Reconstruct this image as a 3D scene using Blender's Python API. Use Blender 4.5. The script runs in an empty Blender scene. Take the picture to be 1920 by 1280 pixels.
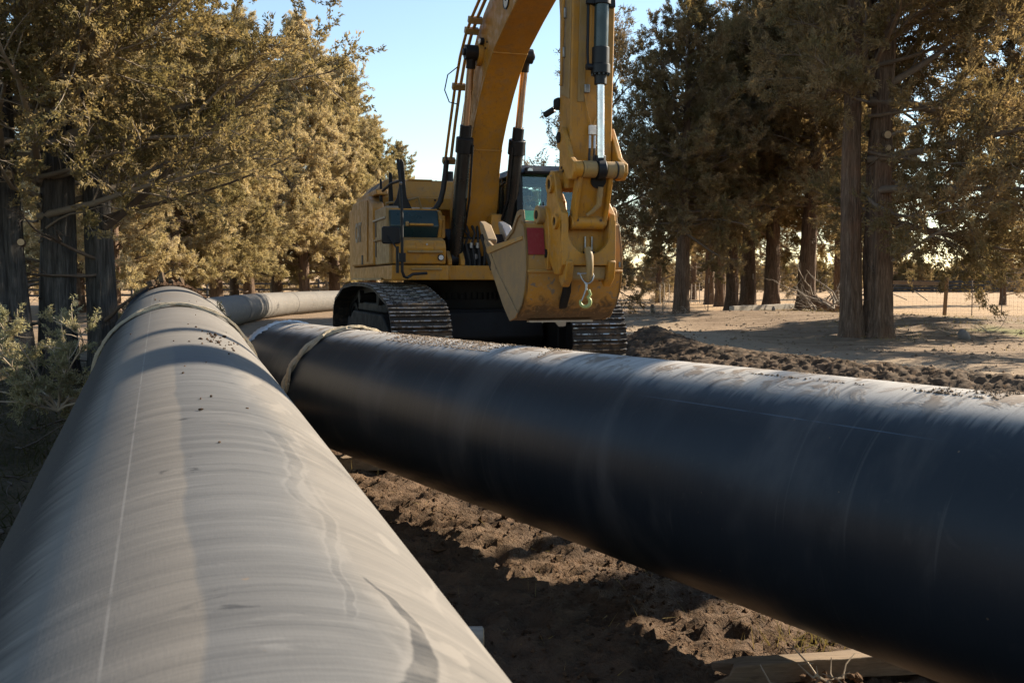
import bpy, bmesh, math, random
import numpy as np
from mathutils import Vector, Matrix
R_ = math.radians
scene = bpy.context.scene
col = scene.collection

# ------------------------------------------------------------------ camera, sky, sun, exposure
cam_d = bpy.data.cameras.new('camera'); cam = bpy.data.objects.new('camera', cam_d); col.objects.link(cam)
cam.location = (0, 0, 1.5); cam.rotation_euler = (R_(90 - 3.525), 0, 0)
cam_d.lens = 35.0; cam_d.sensor_width = 36.0; cam_d.clip_start = 0.05; cam_d.clip_end = 6000
cam_d.dof.use_dof = True; cam_d.dof.focus_distance = 12.5; cam_d.dof.aperture_fstop = 13.0
scene.camera = cam
SUN_EL, SUN_AZ = 29.5, 58.0
world = bpy.data.worlds.new('World'); scene.world = world; world.use_nodes = True
wt = world.node_tree; sky = wt.nodes.new('ShaderNodeTexSky'); sky.sky_type = 'NISHITA'
sky.sun_disc = False; sky.sun_elevation = R_(SUN_EL); sky.sun_rotation = R_(SUN_AZ)
sky.air_density = 1.2; sky.dust_density = 0.1; sky.ozone_density = 1.5
wt.links.new(sky.outputs[0], wt.nodes['Background'].inputs[0]); wt.nodes['Background'].inputs[1].default_value = 0.072
sun_d = bpy.data.lights.new('sun', 'SUN'); sun_d.energy = 5.0; sun_d.angle = R_(0.53); sun_d.color = (1.0, 0.88, 0.70)
sun = bpy.data.objects.new('sun', sun_d); col.objects.link(sun)
sd = Vector((math.sin(R_(SUN_AZ)) * math.cos(R_(SUN_EL)), math.cos(R_(SUN_AZ)) * math.cos(R_(SUN_EL)), math.sin(R_(SUN_EL))))
sun.rotation_euler = sd.to_track_quat('Z', 'Y').to_euler(); sun.location = (30, 20, 30)
scene.view_settings.view_transform = 'Standard'; scene.view_settings.look = 'None'
scene.view_settings.exposure = 1.55; scene.view_settings.gamma = 1.0
scene.render.engine = 'CYCLES'
scene.cycles.max_bounces = 6; scene.cycles.transparent_max_bounces = 8; scene.cycles.diffuse_bounces = 3
scene.cycles.use_denoising = True

# ------------------------------------------------------------------ noise (numpy)
def _hash(ix, iy, seed):
    n = (ix.astype(np.int64) * 374761393 + iy.astype(np.int64) * 668265263 + seed * 1442695041) & 0xFFFFFFFF
    n = ((n ^ (n >> 13)) * 1274126177) & 0xFFFFFFFF
    return ((n ^ (n >> 16)) & 0xFFFF) / 65535.0
def vnoise(x, y, seed=0):
    x = np.asarray(x, float); y = np.asarray(y, float)
    ix = np.floor(x); iy = np.floor(y); fx = x - ix; fy = y - iy
    fx = fx * fx * (3 - 2 * fx); fy = fy * fy * (3 - 2 * fy)
    a = _hash(ix, iy, seed); b = _hash(ix + 1, iy, seed); c = _hash(ix, iy + 1, seed); d = _hash(ix + 1, iy + 1, seed)
    return (a + (b - a) * fx) * (1 - fy) + (c + (d - c) * fx) * fy
def fbm(x, y, o=4, seed=0, g=.5):
    s = 0; a = 1; t = 0
    for i in range(o):
        s = s + a * vnoise(x * 2 ** i + 17.3 * i, y * 2 ** i - 9.1 * i, seed + i); t += a; a *= g
    return s / t
def sstep(a, b, x):
    t = np.clip((x - a) / (b - a), 0, 1); return t * t * (3 - 2 * t)

# ------------------------------------------------------------------ mesh helpers
def arr_mesh(name, V, F, uv=None, attrs=None, smooth=True, sharp=None):
    """V (n,3); F: list of int arrays with equal row length each (tri / quad blocks)"""
    V = np.asarray(V, np.float32); me = bpy.data.meshes.new(name)
    F = [np.asarray(f, np.int32) for f in F if len(f)]
    loops = np.concatenate([f.ravel() for f in F]); cnt = np.concatenate([np.full(len(f), f.shape[1], np.int32) for f in F])
    st = np.concatenate([[0], np.cumsum(cnt)[:-1]]).astype(np.int32)
    me.vertices.add(len(V)); me.vertices.foreach_set('co', V.ravel())
    me.loops.add(len(loops)); me.loops.foreach_set('vertex_index', loops)
    me.polygons.add(len(cnt)); me.polygons.foreach_set('loop_start', st); me.polygons.foreach_set('loop_total', cnt)
    me.update(calc_edges=True)
    if uv is not None:
        l = me.uv_layers.new(name='UVMap'); l.data.foreach_set('uv', np.asarray(uv, np.float32)[loops].ravel())
    for k, a in (attrs or {}).items():
        at = me.attributes.new(k, 'FLOAT', 'POINT'); at.data.foreach_set('value', np.asarray(a, np.float32))
    me.polygons.foreach_set('use_smooth', np.full(len(cnt), smooth))
    if sharp: me.set_sharp_from_angle(angle=R_(sharp))
    return me
class MB:
    """collects shapes (local coordinates) into ONE mesh"""
    def __init__(s): s.v = []; s.f = []; s.mi = []
    def add(s, vs, fs):
        o = len(s.v); s.v += [tuple(v) for v in vs]; s.f += [[i + o for i in f] for f in fs]; return s
    def box(s, c, d, rz=0, M=None):
        x, y, z = d[0] / 2, d[1] / 2, d[2] / 2
        vs = [Vector((a * x, b * y, e * z)) for a in (-1, 1) for b in (-1, 1) for e in (-1, 1)]
        m = M if M is not None else Matrix.Rotation(rz, 3, 'Z')
        vs = [m @ v + Vector(c) for v in vs]
        return s.add(vs, [(0, 1, 3, 2), (4, 6, 7, 5), (0, 4, 5, 1), (2, 3, 7, 6), (0, 2, 6, 4), (1, 5, 7, 3)])
    def prism(s, prof, a, b, axis='y'):
        """prof: 2D polygon; axis y -> (x,z) extruded from y=a to b; axis x -> (y,z); axis z -> (x,y)"""
        n = len(prof)
        def P(p, t): return {'y': (p[0], t, p[1]), 'x': (t, p[0], p[1]), 'z': (p[0], p[1], t)}[axis]
        vs = [P(p, a) for p in prof] + [P(p, b) for p in prof]
        fs = [list(range(n))[::-1], list(range(n, 2 * n))] + [(i, (i + 1) % n, n + (i + 1) % n, n + i) for i in range(n)]
        return s.add(vs, fs)
    def tube(s, path, r, n=10, cap=True, hollow=False):
        path = [Vector(p) for p in path]; m = len(path)
        rr = [r] * m if not hasattr(r, '__len__') else r
        vs = []; fs = []; up = None
        for i, p in enumerate(path):
            t = (path[min(i + 1, m - 1)] - path[max(i - 1, 0)]).normalized()
            if up is None:
                up = t.orthogonal().normalized()
            up = (up - t * up.dot(t)).normalized(); w = t.cross(up)
            for k in range(n):
                a = 2 * math.pi * k / n; vs.append(p + (up * math.cos(a) + w * math.sin(a)) * rr[i])
        for i in range(m - 1):
            for k in range(n):
                k2 = (k + 1) % n; fs.append((i * n + k, i * n + k2, (i + 1) * n + k2, (i + 1) * n + k))
        if cap: fs += [list(range(n))[::-1], list(range((m - 1) * n, m * n))]
        return s.add(vs, fs)
    def cyl(s, a, b, r, n=16, r2=None): return s.tube([a, b], [r, r if r2 is None else r2], n)
    def ring(s, c, ax, ro, ri, h, n=24):
        c = Vector(c); ax = Vector(ax).normalized(); u = ax.orthogonal().normalized(); w = ax.cross(u); vs = []
        for (r, t) in ((ro, -h / 2), (ro, h / 2), (ri, h / 2), (ri, -h / 2)):
            for k in range(n):
                a = 2 * math.pi * k / n; vs.append(c + ax * t + (u * math.cos(a) + w * math.sin(a)) * r)
        fs = []
        for j in range(4):
            for k in range(n):
                k2 = (k + 1) % n; j2 = (j + 1) % 4; fs.append((j * n + k, j * n + k2, j2 * n + k2, j2 * n + k))
        return s.add(vs, fs)
    def obj(s, name, mat, parent=None, bevel=0, sharp=38, seg=2, tri=False):
        me = bpy.data.meshes.new(name); me.from_pydata(s.v, [], s.f); me.validate(); me.update()
        bm = bmesh.new(); bm.from_mesh(me); bmesh.ops.recalc_face_normals(bm, faces=bm.faces)
        bm.to_mesh(me); bm.free()
        for p in me.polygons: p.use_smooth = True
        me.set_sharp_from_angle(angle=R_(sharp))
        return link(name, me, mat, parent, bevel, seg)
def link(name, me, mat, parent=None, bevel=0, seg=2):
    o = bpy.data.objects.new(name, me); col.objects.link(o)
    if mat and not me.materials: me.materials.append(mat)
    if parent: o.parent = parent
    if bevel:
        b = o.modifiers.new('bevel', 'BEVEL'); b.width = bevel; b.segments = seg; b.limit_method = 'ANGLE'; b.angle_limit = R_(40); b.harden_normals = False
    return o
def tag(o, label=None, cat=None, group=None, kind=None):
    if label: o['label'] = label
    if cat: o['category'] = cat
    if group: o['group'] = group
    if kind: o['kind'] = kind
    return o
def empty(name, loc=(0, 0, 0), rz=0, **k):
    o = bpy.data.objects.new(name, None); col.objects.link(o); o.location = loc; o.rotation_euler = (0, 0, rz); o.empty_display_size = .2
    return tag(o, **k)
def copy_tree(o, parent=None):
    c = o.copy(); col.objects.link(c); c.parent = parent
    for ch in list(kids.get(o.name, [])): copy_tree(ch, c)
    return c
kids = {}
def index_kids():
    kids.clear()
    for o in bpy.data.objects:
        if o.parent: kids.setdefault(o.parent.name, []).append(o)

# ------------------------------------------------------------------ materials
class NT:
    def __init__(s, name):
        s.m = bpy.data.materials.new(name); s.m.use_nodes = True; s.t = s.m.node_tree; s.n = s.t.nodes; s.b = s.n['Principled BSDF']
        s.out = s.n['Material Output']
    def node(s, typ, **k):
        n = s.n.new(typ)
        for a, v in k.items(): setattr(n, a, v)
        return n
    def l(s, a, b): s.t.links.new(a, b)
    def coord(s, kind='Object'): return s.node('ShaderNodeTexCoord').outputs[kind]
    def geo(s): return s.node('ShaderNodeNewGeometry')
    def map(s, v, sc=(1, 1, 1), rot=(0, 0, 0), loc=(0, 0, 0)):
        n = s.node('ShaderNodeMapping'); s.l(v, n.inputs[0]); n.inputs['Scale'].default_value = sc; n.inputs['Rotation'].default_value = rot; n.inputs['Location'].default_value = loc; return n.outputs[0]
    def noise(s, v, sc, det=4, rough=.55, dist=0):
        n = s.node('ShaderNodeTexNoise'); s.l(v, n.inputs['Vector']); n.inputs['Scale'].default_value = sc; n.inputs['Detail'].default_value = det; n.inputs['Roughness'].default_value = rough; n.inputs['Distortion'].default_value = dist; return n.outputs[0]
    def ramp(s, v, *st):
        n = s.node('ShaderNodeValToRGB'); s.l(v, n.inputs[0]); e = n.color_ramp.elements
        while len(e) < len(st): e.new(.5)
        for i, (p, c) in enumerate(st):
            e[i].position = p; e[i].color = c if len(c) == 4 else (*c, 1)
        return n.outputs[0]
    def fr(s, v, a, b, lo=0., hi=1.):
        n = s.node('ShaderNodeMapRange'); n.interpolation_type = 'SMOOTHSTEP'; s.l(v, n.inputs[0]); n.inputs[1].default_value = a; n.inputs[2].default_value = b; n.inputs[3].default_value = lo; n.inputs[4].default_value = hi; return n.outputs[0]
    def math(s, op, a, b=None, c=None):
        n = s.node('ShaderNodeMath', operation=op)
        for i, x in enumerate((a, b, c)):
            if x is None: continue
            if isinstance(x, (int, float)): n.inputs[i].default_value = x
            else: s.l(x, n.inputs[i])
        return n.outputs[0]
    def mix(s, f, a, b, bt='MIX'):
        n = s.node('ShaderNodeMix', data_type='RGBA', blend_type=bt)
        for i, x in ((0, f), (6, a), (7, b)):
            if isinstance(x, (int, float)): n.inputs[i].default_value = x
            elif isinstance(x, tuple): n.inputs[i].default_value = (*x, 1)
            else: s.l(x, n.inputs[i])
        return n.outputs[2]
    def bump(s, h, st=.3, d=.02):
        n = s.node('ShaderNodeBump'); s.l(h, n.inputs['Height']); n.inputs['Strength'].default_value = st; n.inputs['Distance'].default_value = d; s.l(n.outputs[0], s.b.inputs['Normal']); return n
    def set(s, col=None, rough=None, metal=None, spec=None):
        for k, v in (('Base Color', col), ('Roughness', rough), ('Metallic', metal), ('Specular IOR Level', spec)):
            if v is None: continue
            if isinstance(v, tuple): s.b.inputs[k].default_value = (*v, 1)
            elif isinstance(v, (int, float)): s.b.inputs[k].default_value = v
            else: s.l(v, s.b.inputs[k])
        return s.m
    def rnd(s): return s.node('ShaderNodeObjectInfo').outputs['Random']
    def attr(s, n): return s.node('ShaderNodeAttribute', attribute_name=n).outputs['Fac']

def m_simple(name, c, rough=.5, metal=0., grime=.25, gc=(.22, .17, .12), sc=6., spec=.5, bump=0.):
    t = NT(name); co = t.coord(); n = t.noise(co, sc, 5); f = t.fr(n, .45, .75, 0, grime)
    n2 = t.noise(co, sc * 9, 3)
    c2 = t.mix(t.fr(n2, .35, .7, 0, .35), c, tuple(x * .7 for x in c))
    t.set(t.mix(f, c2, gc), t.fr(n, .3, .8, rough, min(1, rough + .25)), metal, spec)
    if bump: t.bump(n2, bump, .01)
    return t.m
def m_paint(name='yellow_paint', base=(.43, .195, .016), grime=.5):
    t = NT(name); co = t.coord(); g = t.geo()
    n1 = t.noise(co, 1.7, 5, .6); n2 = t.noise(co, 9, 4, .65); n3 = t.noise(t.map(co, (14, 14, 2.2)), 2.5, 4, .6); n4 = t.noise(co, 55, 2)
    c = t.mix(t.fr(n1, .3, .7), base, tuple(x * .8 for x in base))
    up = t.node('ShaderNodeSeparateXYZ'); t.l(g.outputs['True Normal'], up.inputs[0])
    dust = t.math('ADD', t.fr(n2, .42, .72, 0, grime), t.fr(up.outputs[2], .35, .95, 0, .35))
    c = t.mix(t.math('MINIMUM', dust, .85), c, (.25, .17, .09))
    c = t.mix(t.fr(n3, .56, .74, 0, .6), c, (.12, .07, .03)); c = t.mix(t.fr(t.noise(co, 4.5, 6, .7, .8), .60, .70, 0, .55), c, (.16, .10, .045))
    c = t.mix(t.fr(n4, .66, .74, 0, .5), c, (.06, .045, .035))
    t.set(c, t.fr(n2, .3, .7, .38, .75), 0, .4); t.bump(n4, .05, .004)
    return t.m
def m_bucket():
    t = NT('worn_bucket_paint'); co = t.coord()
    n1 = t.noise(co, 2.3, 6, .65); n2 = t.noise(co, 7, 5, .6, 1.2); z = t.node('ShaderNodeSeparateXYZ'); t.l(co, z.inputs[0])
    c = t.mix(t.fr(n1, .35, .65), (.37, .185, .03), (.30, .18, .06))
    c = t.mix(t.fr(n2, .60, .66, 0, .8), c, (.12, .125, .125))
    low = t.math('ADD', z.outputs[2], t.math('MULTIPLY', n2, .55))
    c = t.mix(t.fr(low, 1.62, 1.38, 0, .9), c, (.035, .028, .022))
    c = t.mix(t.fr(t.noise(co, 26, 3), .55, .75, 0, .5), c, (.28, .22, .15))
    t.set(c, .6, 0, .4); t.bump(t.noise(co, 30, 4), .15, .006); return t.m
def m_sideplate():
    t = NT('dusty_side_plate'); co = t.coord(); n = t.noise(co, 5, 6, .6); n2 = t.noise(co, 40, 3)
    c = t.mix(t.fr(n, .3, .7), (.20, .14, .08), (.27, .175, .08)); c = t.mix(t.fr(n2, .6, .72, 0, .6), c, (.12, .09, .07))
    t.set(c, .8); t.bump(n2, .12, .005); return t.m
M = {}
M['yellow'] = m_paint()
M['yellow_dusty'] = m_paint('dusty_yellow_paint', (.30, .185, .06), .9)
M['bucket'] = m_bucket(); M['plate'] = m_sideplate()
M['black'] = m_simple('black_paint', (.006, .007, .009), .42, 0, .10, (.05, .04, .03), 5, .3)
M['black_gloss'] = m_simple('black_gloss_paint', (.005, .008, .010), .24, 0, .05, (.05, .05, .045), 4)
M['cyl'] = m_simple('cylinder_paint', (.010, .03, .034), .25, 0, .1, (.05, .05, .045), 4)
M['rubber'] = m_simple('black_rubber', (.014, .014, .015), .6, 0, .3, (.07, .06, .05), 12)
M['steel'] = m_simple('worn_steel', (.34, .33, .32), .35, .9, .3, (.12, .09, .06), 12)
M['chrome'] = m_simple('chrome_rod', (.72, .70, .68), .16, 1., .06, (.3, .25, .2), 9)
M['bronze'] = m_simple('tarnished_rod', (.48, .36, .27), .25, 1., .2, (.25, .2, .15), 9)
M['dark_steel'] = m_simple('muddy_dark_steel', (.011, .010, .010), .65, .1, .3, (.035, .025, .017), 5, .25, bump=.2)
M['red'] = m_simple('faded_red_decal', (.22, .010, .014), .6, 0, .25, (.32, .14, .12), 30)
M['white'] = m_simple('white_print', (.62, .60, .56), .5, 0, .3, (.3, .25, .2), 20)
M['greylet'] = m_simple('grey_print', (.36, .31, .25), .6, 0, .5, (.36, .21, .06), 12)
M['louvre'] = m_simple('dark_louvre', (.05, .028, .012), .6, 0, .2)
M['blue'] = m_simple('blue_scrape', (.10, .17, .22), .5)
M['lime'] = m_simple('lime_green_hook_paint', (.30, .34, .11), .35, 0, .3, (.3, .3, .2), 30)
M['lens'] = m_simple('lamp_lens', (.75, .75, .72), .15, .3, .1)
M['strap'] = m_simple('tan_sling_webbing', (.42, .35, .25), .95, 0, .6, (.20, .16, .11), 26, .1, bump=1.)
M['plastic'] = m_simple('white_plastic_film', (.50, .50, .50), .35, 0, .2, (.4, .36, .3), 12)
M['vest'] = m_simple('hi_vis_vest', (.22, .92, .26), .7, 0, .05)
M['skin'] = m_simple('skin', (.30, .16, .11), .5, 0, .0)
M['cap'] = m_simple('dark_knit', (.03, .035, .045), .8, 0, 0.)
M['jeans'] = m_simple('dark_trousers', (.03, .04, .07), .9, 0, 0.)
M['sock'] = m_simple('seat_fabric', (.03, .03, .033), .8, 0, 0.)
def m_glass():
    t = NT('tinted_cab_glass'); t.n.remove(t.b); g = t.node('ShaderNodeBsdfGlossy'); g.inputs['Roughness'].default_value = .03
    tr = t.node('ShaderNodeBsdfTransparent'); tr.inputs[0].default_value = (.82, .98, .97, 1)
    f = t.node('ShaderNodeFresnel'); f.inputs[0].default_value = 1.5; mx = t.node('ShaderNodeMixShader')
    t.l(t.math('ADD', f.outputs[0], .03), mx.inputs[0]); t.l(tr.outputs[0], mx.inputs[1]); t.l(g.outputs[0], mx.inputs[2]); t.l(mx.outputs[0], t.out.inputs[0]); return t.m
M['glass'] = m_glass()
def m_shoe():
    t = NT('track_shoe_steel'); g = t.geo(); co = t.coord(); n = t.noise(co, 14, 4); n2 = t.noise(co, 45, 3)
    ed = t.fr(t.attr('worn'), .5, .9)
    ed = t.math('MULTIPLY', ed, t.fr(n, .46, .60))
    c = t.mix(t.fr(n2, .4, .7), (.012, .010, .009), (.045, .031, .020)); c = t.mix(t.fr(t.noise(t.geo().outputs['Position'], 3.5, 5, .65), .5, .62, 0, .85), c, (.10, .066, .040)); c = t.mix(t.math('MULTIPLY', ed, .8), c, (.36, .37, .38))
    t.set(c, t.mix(ed, (.75,) * 3, (.32,) * 3), ed); t.bump(n2, .4, .01); return t.m
M['shoe'] = m_shoe()
def m_wood(name, a, b, sc=(1.2, 22, 22), bump=.5, dark=(.10, .07, .045)):
    t = NT(name); co = t.coord(); n = t.noise(t.map(co, sc), 3, 5, .6, .6); n2 = t.noise(co, 3, 4)
    c = t.mix(t.fr(n, .3, .7), a, b); c = t.mix(t.fr(n2, .5, .8, 0, .6), c, dark); t.set(c, .85); t.bump(n, bump, .01); return t.m
M['timber'] = m_wood('weathered_timber', (.22, .15, .09), (.13, .088, .052))
M['timber_grey'] = m_wood('grey_timber', (.40, .35, .28), (.27, .23, .18))
M['post'] = m_wood('fence_post_wood', (.24, .14, .06), (.14, .08, .04), (22, 22, 1.5))
M['endgrain'] = m_simple('cut_wood_end', (.52, .36, .20), .8, 0, .5, (.3, .2, .12), 30)
M['railblack'] = m_simple('black_fence_rail', (.018, .018, .022), .6, 0, .15, (.10, .08, .06), 3)
M['railpale'] = m_simple('pale_fence_rail', (.42, .36, .29), .7, 0, .3, (.3, .24, .18), 3)
M['tpost'] = m_simple('steel_post', (.10, .075, .055), .6, .2, .3)
M['wire'] = m_simple('rusty_wire', (.17, .13, .10), .6, .3, .2)
M['twig'] = m_simple('pale_twig', (.42, .33, .235), .9, 0, .4, (.15, .11, .08), 20)
M['twig_dark'] = m_simple('dark_twig', (.10, .07, .05), .9, 0, .4, (.2, .15, .11), 10)
M['stone'] = m_simple('grey_stone', (.17, .15, .13), .9, 0, .5, (.3, .24, .17), 6, bump=.5)

def m_bark(name, a, b, c3):
    t = NT(name); co = t.coord(); v = t.map(co, (9, 9, .9)); n = t.noise(v, 2.2, 5, .65, .8); n2 = t.noise(t.map(co, (40, 40, 3)), 2, 4, .6)
    n3 = t.noise(co, .8, 3)
    c = t.ramp(n, (.30, tuple(x * .3 for x in a)), (.5, a), (.72, b)); c = t.mix(t.fr(n2, .35, .65, 0, .5), c, tuple(x * .55 for x in a)); c = t.mix(t.fr(n3, .5, .75, 0, .6), c, c3)
    t.set(c, .95, 0, .15); t.bump(t.math('ADD', n, t.math('MULTIPLY', n2, .4)), .9, .05); return t.m
M['bark'] = m_bark('juniper_bark', (.15, .098, .066), (.27, .19, .135), (.20, .10, .055))
M['bark_grey'] = m_bark('grey_juniper_bark', (.085, .078, .072), (.17, .155, .14), (.10, .07, .05))
M['branch'] = m_simple('branch_bark', (.135, .095, .066), .95, 0, .6, (.24, .18, .13), 5)
M['branch_pale'] = m_simple('pale_branch_bark', (.24, .19, .14), .95, 0, .5, (.12, .09, .07), 5)

def m_leaf(name, cols, trans=.35, sc=.9):
    t = NT(name); t.n.remove(t.b); co = t.coord(); n = t.noise(co, sc, 3, .6); n2 = t.noise(co, sc * 9, 2)
    rn = t.rnd(); k = t.math('ADD', t.math('ADD', t.math('MULTIPLY', n, .9), t.math('MULTIPLY', n2, .35)), t.math('MULTIPLY', rn, .22))
    c = t.ramp(k, *[(.42 + .52 * i / (len(cols) - 1), x) for i, x in enumerate(cols)])
    d = t.node('ShaderNodeBsdfDiffuse'); tr = t.node('ShaderNodeBsdfTranslucent'); mx = t.node('ShaderNodeMixShader')
    t.l(c, d.inputs[0]); t.l(t.mix(1., c, (1.0, .92, .66), 'MULTIPLY'), tr.inputs[0]); mx.inputs[0].default_value = trans
    t.l(d.outputs[0], mx.inputs[1]); t.l(tr.outputs[0], mx.inputs[2]); t.l(mx.outputs[0], t.out.inputs[0]); return t.m
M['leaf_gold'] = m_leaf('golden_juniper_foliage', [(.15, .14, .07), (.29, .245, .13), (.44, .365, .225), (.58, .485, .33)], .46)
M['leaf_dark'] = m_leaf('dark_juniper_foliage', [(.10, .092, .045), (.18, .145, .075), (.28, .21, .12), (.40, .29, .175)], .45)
M['leaf_brown'] = m_leaf('dry_juniper_foliage', [(.13, .105, .06), (.24, .18, .11), (.34, .26, .17)])
M['leaf_grey'] = m_leaf('grey_green_juniper_foliage', [(.20, .20, .115), (.34, .31, .19), (.50, .43, .28)], .4, 3)
M['grass'] = m_leaf('dry_grass', [(.10, .10, .03), (.24, .19, .08), (.36, .28, .14)], .3, 2)
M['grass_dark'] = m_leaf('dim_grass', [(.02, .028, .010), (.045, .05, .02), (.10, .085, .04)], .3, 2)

# ------------------------------------------------------------------ terrain
def ridge_d(x, y, pts):
    """distance to a polyline and the arc fraction"""
    best = np.full(np.shape(x), 1e9)
    for (x0, y0), (x1, y1) in zip(pts[:-1], pts[1:]):
        dx, dy = x1 - x0, y1 - y0; t = np.clip(((x - x0) * dx + (y - y0) * dy) / (dx * dx + dy * dy), 0, 1)
        best = np.minimum(best, np.hypot(x - x0 - t * dx, y - y0 - t * dy))
    return best
RIDGE = [(2.9, 20.8), (3.3, 17.9), (3.9, 15.6), (4.5, 14.3), (5.0, 13.4), (5.5, 12.5), (6.0, 11.5), (6.8, 10.2), (9, 7.5), (12, 4)]
PA, PD = np.array([.0604, .0649, .5445]), np.array([-.33025, .94291, .04315])
QA, QD = np.array([2.6428, 1.6153, .6149]), np.array([-.5214, .8533, 0.])
def right_of(x, y, A, D): return (x - A[0]) * D[1] - (y - A[1]) * D[0]      # signed distance, + = right of the line
def Hc(x, y):
    """coarse terrain"""
    x = np.asarray(x, float); y = np.asarray(y, float)
    h = np.zeros(np.shape(x))
    rl = right_of(x, y, PA, PD)
    h = h + sstep(-.9, -3.2, rl) * sstep(30, 16, y) * .50            # bank left of the long pipe
    h = h - .13 * sstep(-.9, .2, rl) * sstep(10.5, 8.0, y) * sstep(3.2, 2.0, right_of(x, y, QA, QD))
    h = h + .42 * np.exp(-((x - 12.3) / 3.6) ** 2 - ((y - 31.5) / 3.2) ** 2)     # mound behind the big tree
    h = h + .38 * np.exp(-((x - 8.6) / 4.2) ** 2 - ((y - 36.0) / 2.6) ** 2)
    h = h + .3 * np.exp(-((x - 12) / 2.6) ** 2 - ((y - 44) / 3) ** 2)
    r = ridge_d(x, y, RIDGE); side = sstep(.25, -.9, np.minimum.reduce([right_of(x, y, np.array(a), (np.array(b) - np.array(a)) / np.hypot(b[0] - a[0], b[1] - a[1])) * -1 for a, b in zip(RIDGE[:1], RIDGE[-1:])]))
    h = h + .21 * np.exp(-(r / .62) ** 2)
    h = h + .22 * np.exp(-((x - 2.75) / .7) ** 2 - ((y - 20.3) / 1.6) ** 2)
    h = h + (fbm(x * .25, y * .25, 3, 5) - .5) * .16 * sstep(14, 26, np.hypot(x, y))
    d = np.hypot(x, y); h = h + sstep(150, 900, d) * (fbm(x * .004, y * .004, 3, 8) * 10 - 1.5)
    return h
def H(x, y, fine=True):
    x = np.asarray(x, float); y = np.asarray(y, float)
    h = Hc(x, y); d = np.hypot(x, y)
    near = sstep(16, 9, d); mid = sstep(45, 18, d)
    r = ridge_d(x, y, RIDGE); soil = np.exp(-(r / 1.3) ** 2)
    n = np.abs(fbm(x * 2.6, y * 2.6, 4, 11, .62) - .5) * 2
    h = h + (.5 - n) * .09 * near + (.5 - np.abs(fbm(x * 13, y * 13, 3, 61, .7) - .5) * 3) * .03 * near + (np.abs(fbm(x * 7, y * 7, 4, 21, .75) - .5)) * -.17 * near + (vnoise(x * 26, y * 26, 5) - .5) * .024 * near
    h = h + (fbm(x * 5.5, y * 5.5, 3, 31, .6) - .5) * .20 * soil * mid
    h = h + (fbm(x * 3, y * 3, 3, 41) - .5) * .05 * mid
    for off in (-.85, .85):
        rr_ = ridge_d(x + off * .8, y + off * .5, [(4.2, 27), (5.6, 19.5), (7.6, 15.8), (11, 11.5)]); h = h - .045 * np.exp(-(rr_ / .26) ** 2) * (.6 + .4 * np.sin((x - y) * 14)) + .02 * np.exp(-((rr_ - .45) / .15) ** 2)
    # track marks pressed between the pipes, just beside the second pipe
    s = right_of(x, y, QA, QD); l = (x - QA[0]) * QD[0] + (y - QA[1]) * QD[1]
    m = np.exp(-((s + .62) / .36) ** 2) * sstep(4.0, 5.2, l) * sstep(9.5, 8.0, l)
    ph = (y + .25 * x + .1 * fbm(x * 3, y * 3, 2, 77)) / .17
    h = h + m * (.062 * np.cos(ph * 2 * np.pi) * (.5 + fbm(x * 4, y * 4, 2, 79)) - .02)
    return h
def axis(lo, hi, step, far, grow=1.09):
    a = list(np.arange(lo, hi + 1e-6, step)); s = step
    while a[-1] < far: s *= grow; a.append(a[-1] + s)
    s = step
    while a[0] > -far: s *= grow; a.insert(0, a[0] - s)
    return np.array(a)
gx = axis(-2.4, 3.2, .035, 3000, 1.045)
gy = np.concatenate([np.array([-3000., -900, -300, -100, -40, -15, -6, -3, -1.5, -.5, .5, 1.2, 1.8]), np.arange(2.2, 10.5, .035)])
yy = [gy[-1]]; s_ = .035
while yy[-1] < 4000: s_ *= 1.028 if yy[-1] < 30 else 1.06; yy.append(yy[-1] + s_)
gy = np.concatenate([gy, yy[1:]])
X, Y = np.meshgrid(gx, gy); Z = H(X, Y)
nx, ny = len(gx), len(gy); idx = np.arange(nx * ny).reshape(ny, nx)
quads = np.stack([idx[:-1, :-1], idx[:-1, 1:], idx[1:, 1:], idx[1:, :-1]], -1).reshape(-1, 4)
rr = ridge_d(X, Y, RIDGE)
left_of_pipe = sstep(-.6, -1.2, right_of(X, Y, PA, PD))
between = sstep(-.8, .3, right_of(X, Y, PA, PD)) * sstep(13, 10, Y)
machine = np.exp(-(((X + .9) / 4.0) ** 2 + ((Y - 16) / 4.0) ** 2) ** 2)
soil = np.clip(np.exp(-(rr / 1.05) ** 4) * 1.1 + sstep(.2, .0, rr * 0 + (Y - 11)) * between * 1.0 + machine * .75, 0, 1)
soil = np.clip(soil + (fbm(X * 1.2, Y * 1.2, 3, 3) - .5) * .5 * (soil > .02), 0, 1)
moistR = np.clip(np.exp(-(rr / .95) ** 4) + machine * .7, 0, 1)
green = sstep(.52, .62, fbm(X * .35, Y * .35, 3, 91)) * sstep(10.5, 13, X) * sstep(23, 26, Y) * sstep(36, 31, Y)
TRUNKS = [((p - 960) / 1867 * d, d) for p, d in ((1622, 26.3), (1508, 42), (1447, 44), (1402, 45), (1372, 47), (1277, 39), (1575, 52))]
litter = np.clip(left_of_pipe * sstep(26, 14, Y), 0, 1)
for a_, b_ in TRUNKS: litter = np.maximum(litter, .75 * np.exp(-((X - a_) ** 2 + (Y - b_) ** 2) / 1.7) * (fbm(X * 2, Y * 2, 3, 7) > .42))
road = np.clip(np.exp(-((ridge_d(X, Y, [(4.2, 27), (5.6, 19.5), (7.6, 15.8), (11, 11.5), (16, 5)])) / 1.5) ** 4) + .8 * np.exp(-(ridge_d(X, Y, [(1, 60), (3.5, 40), (4.2, 27)]) / 1.9) ** 4), 0, 1) * np.clip(.35 + 1.1 * fbm(X * .9, Y * .9, 3, 15), 0, 1)
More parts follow.
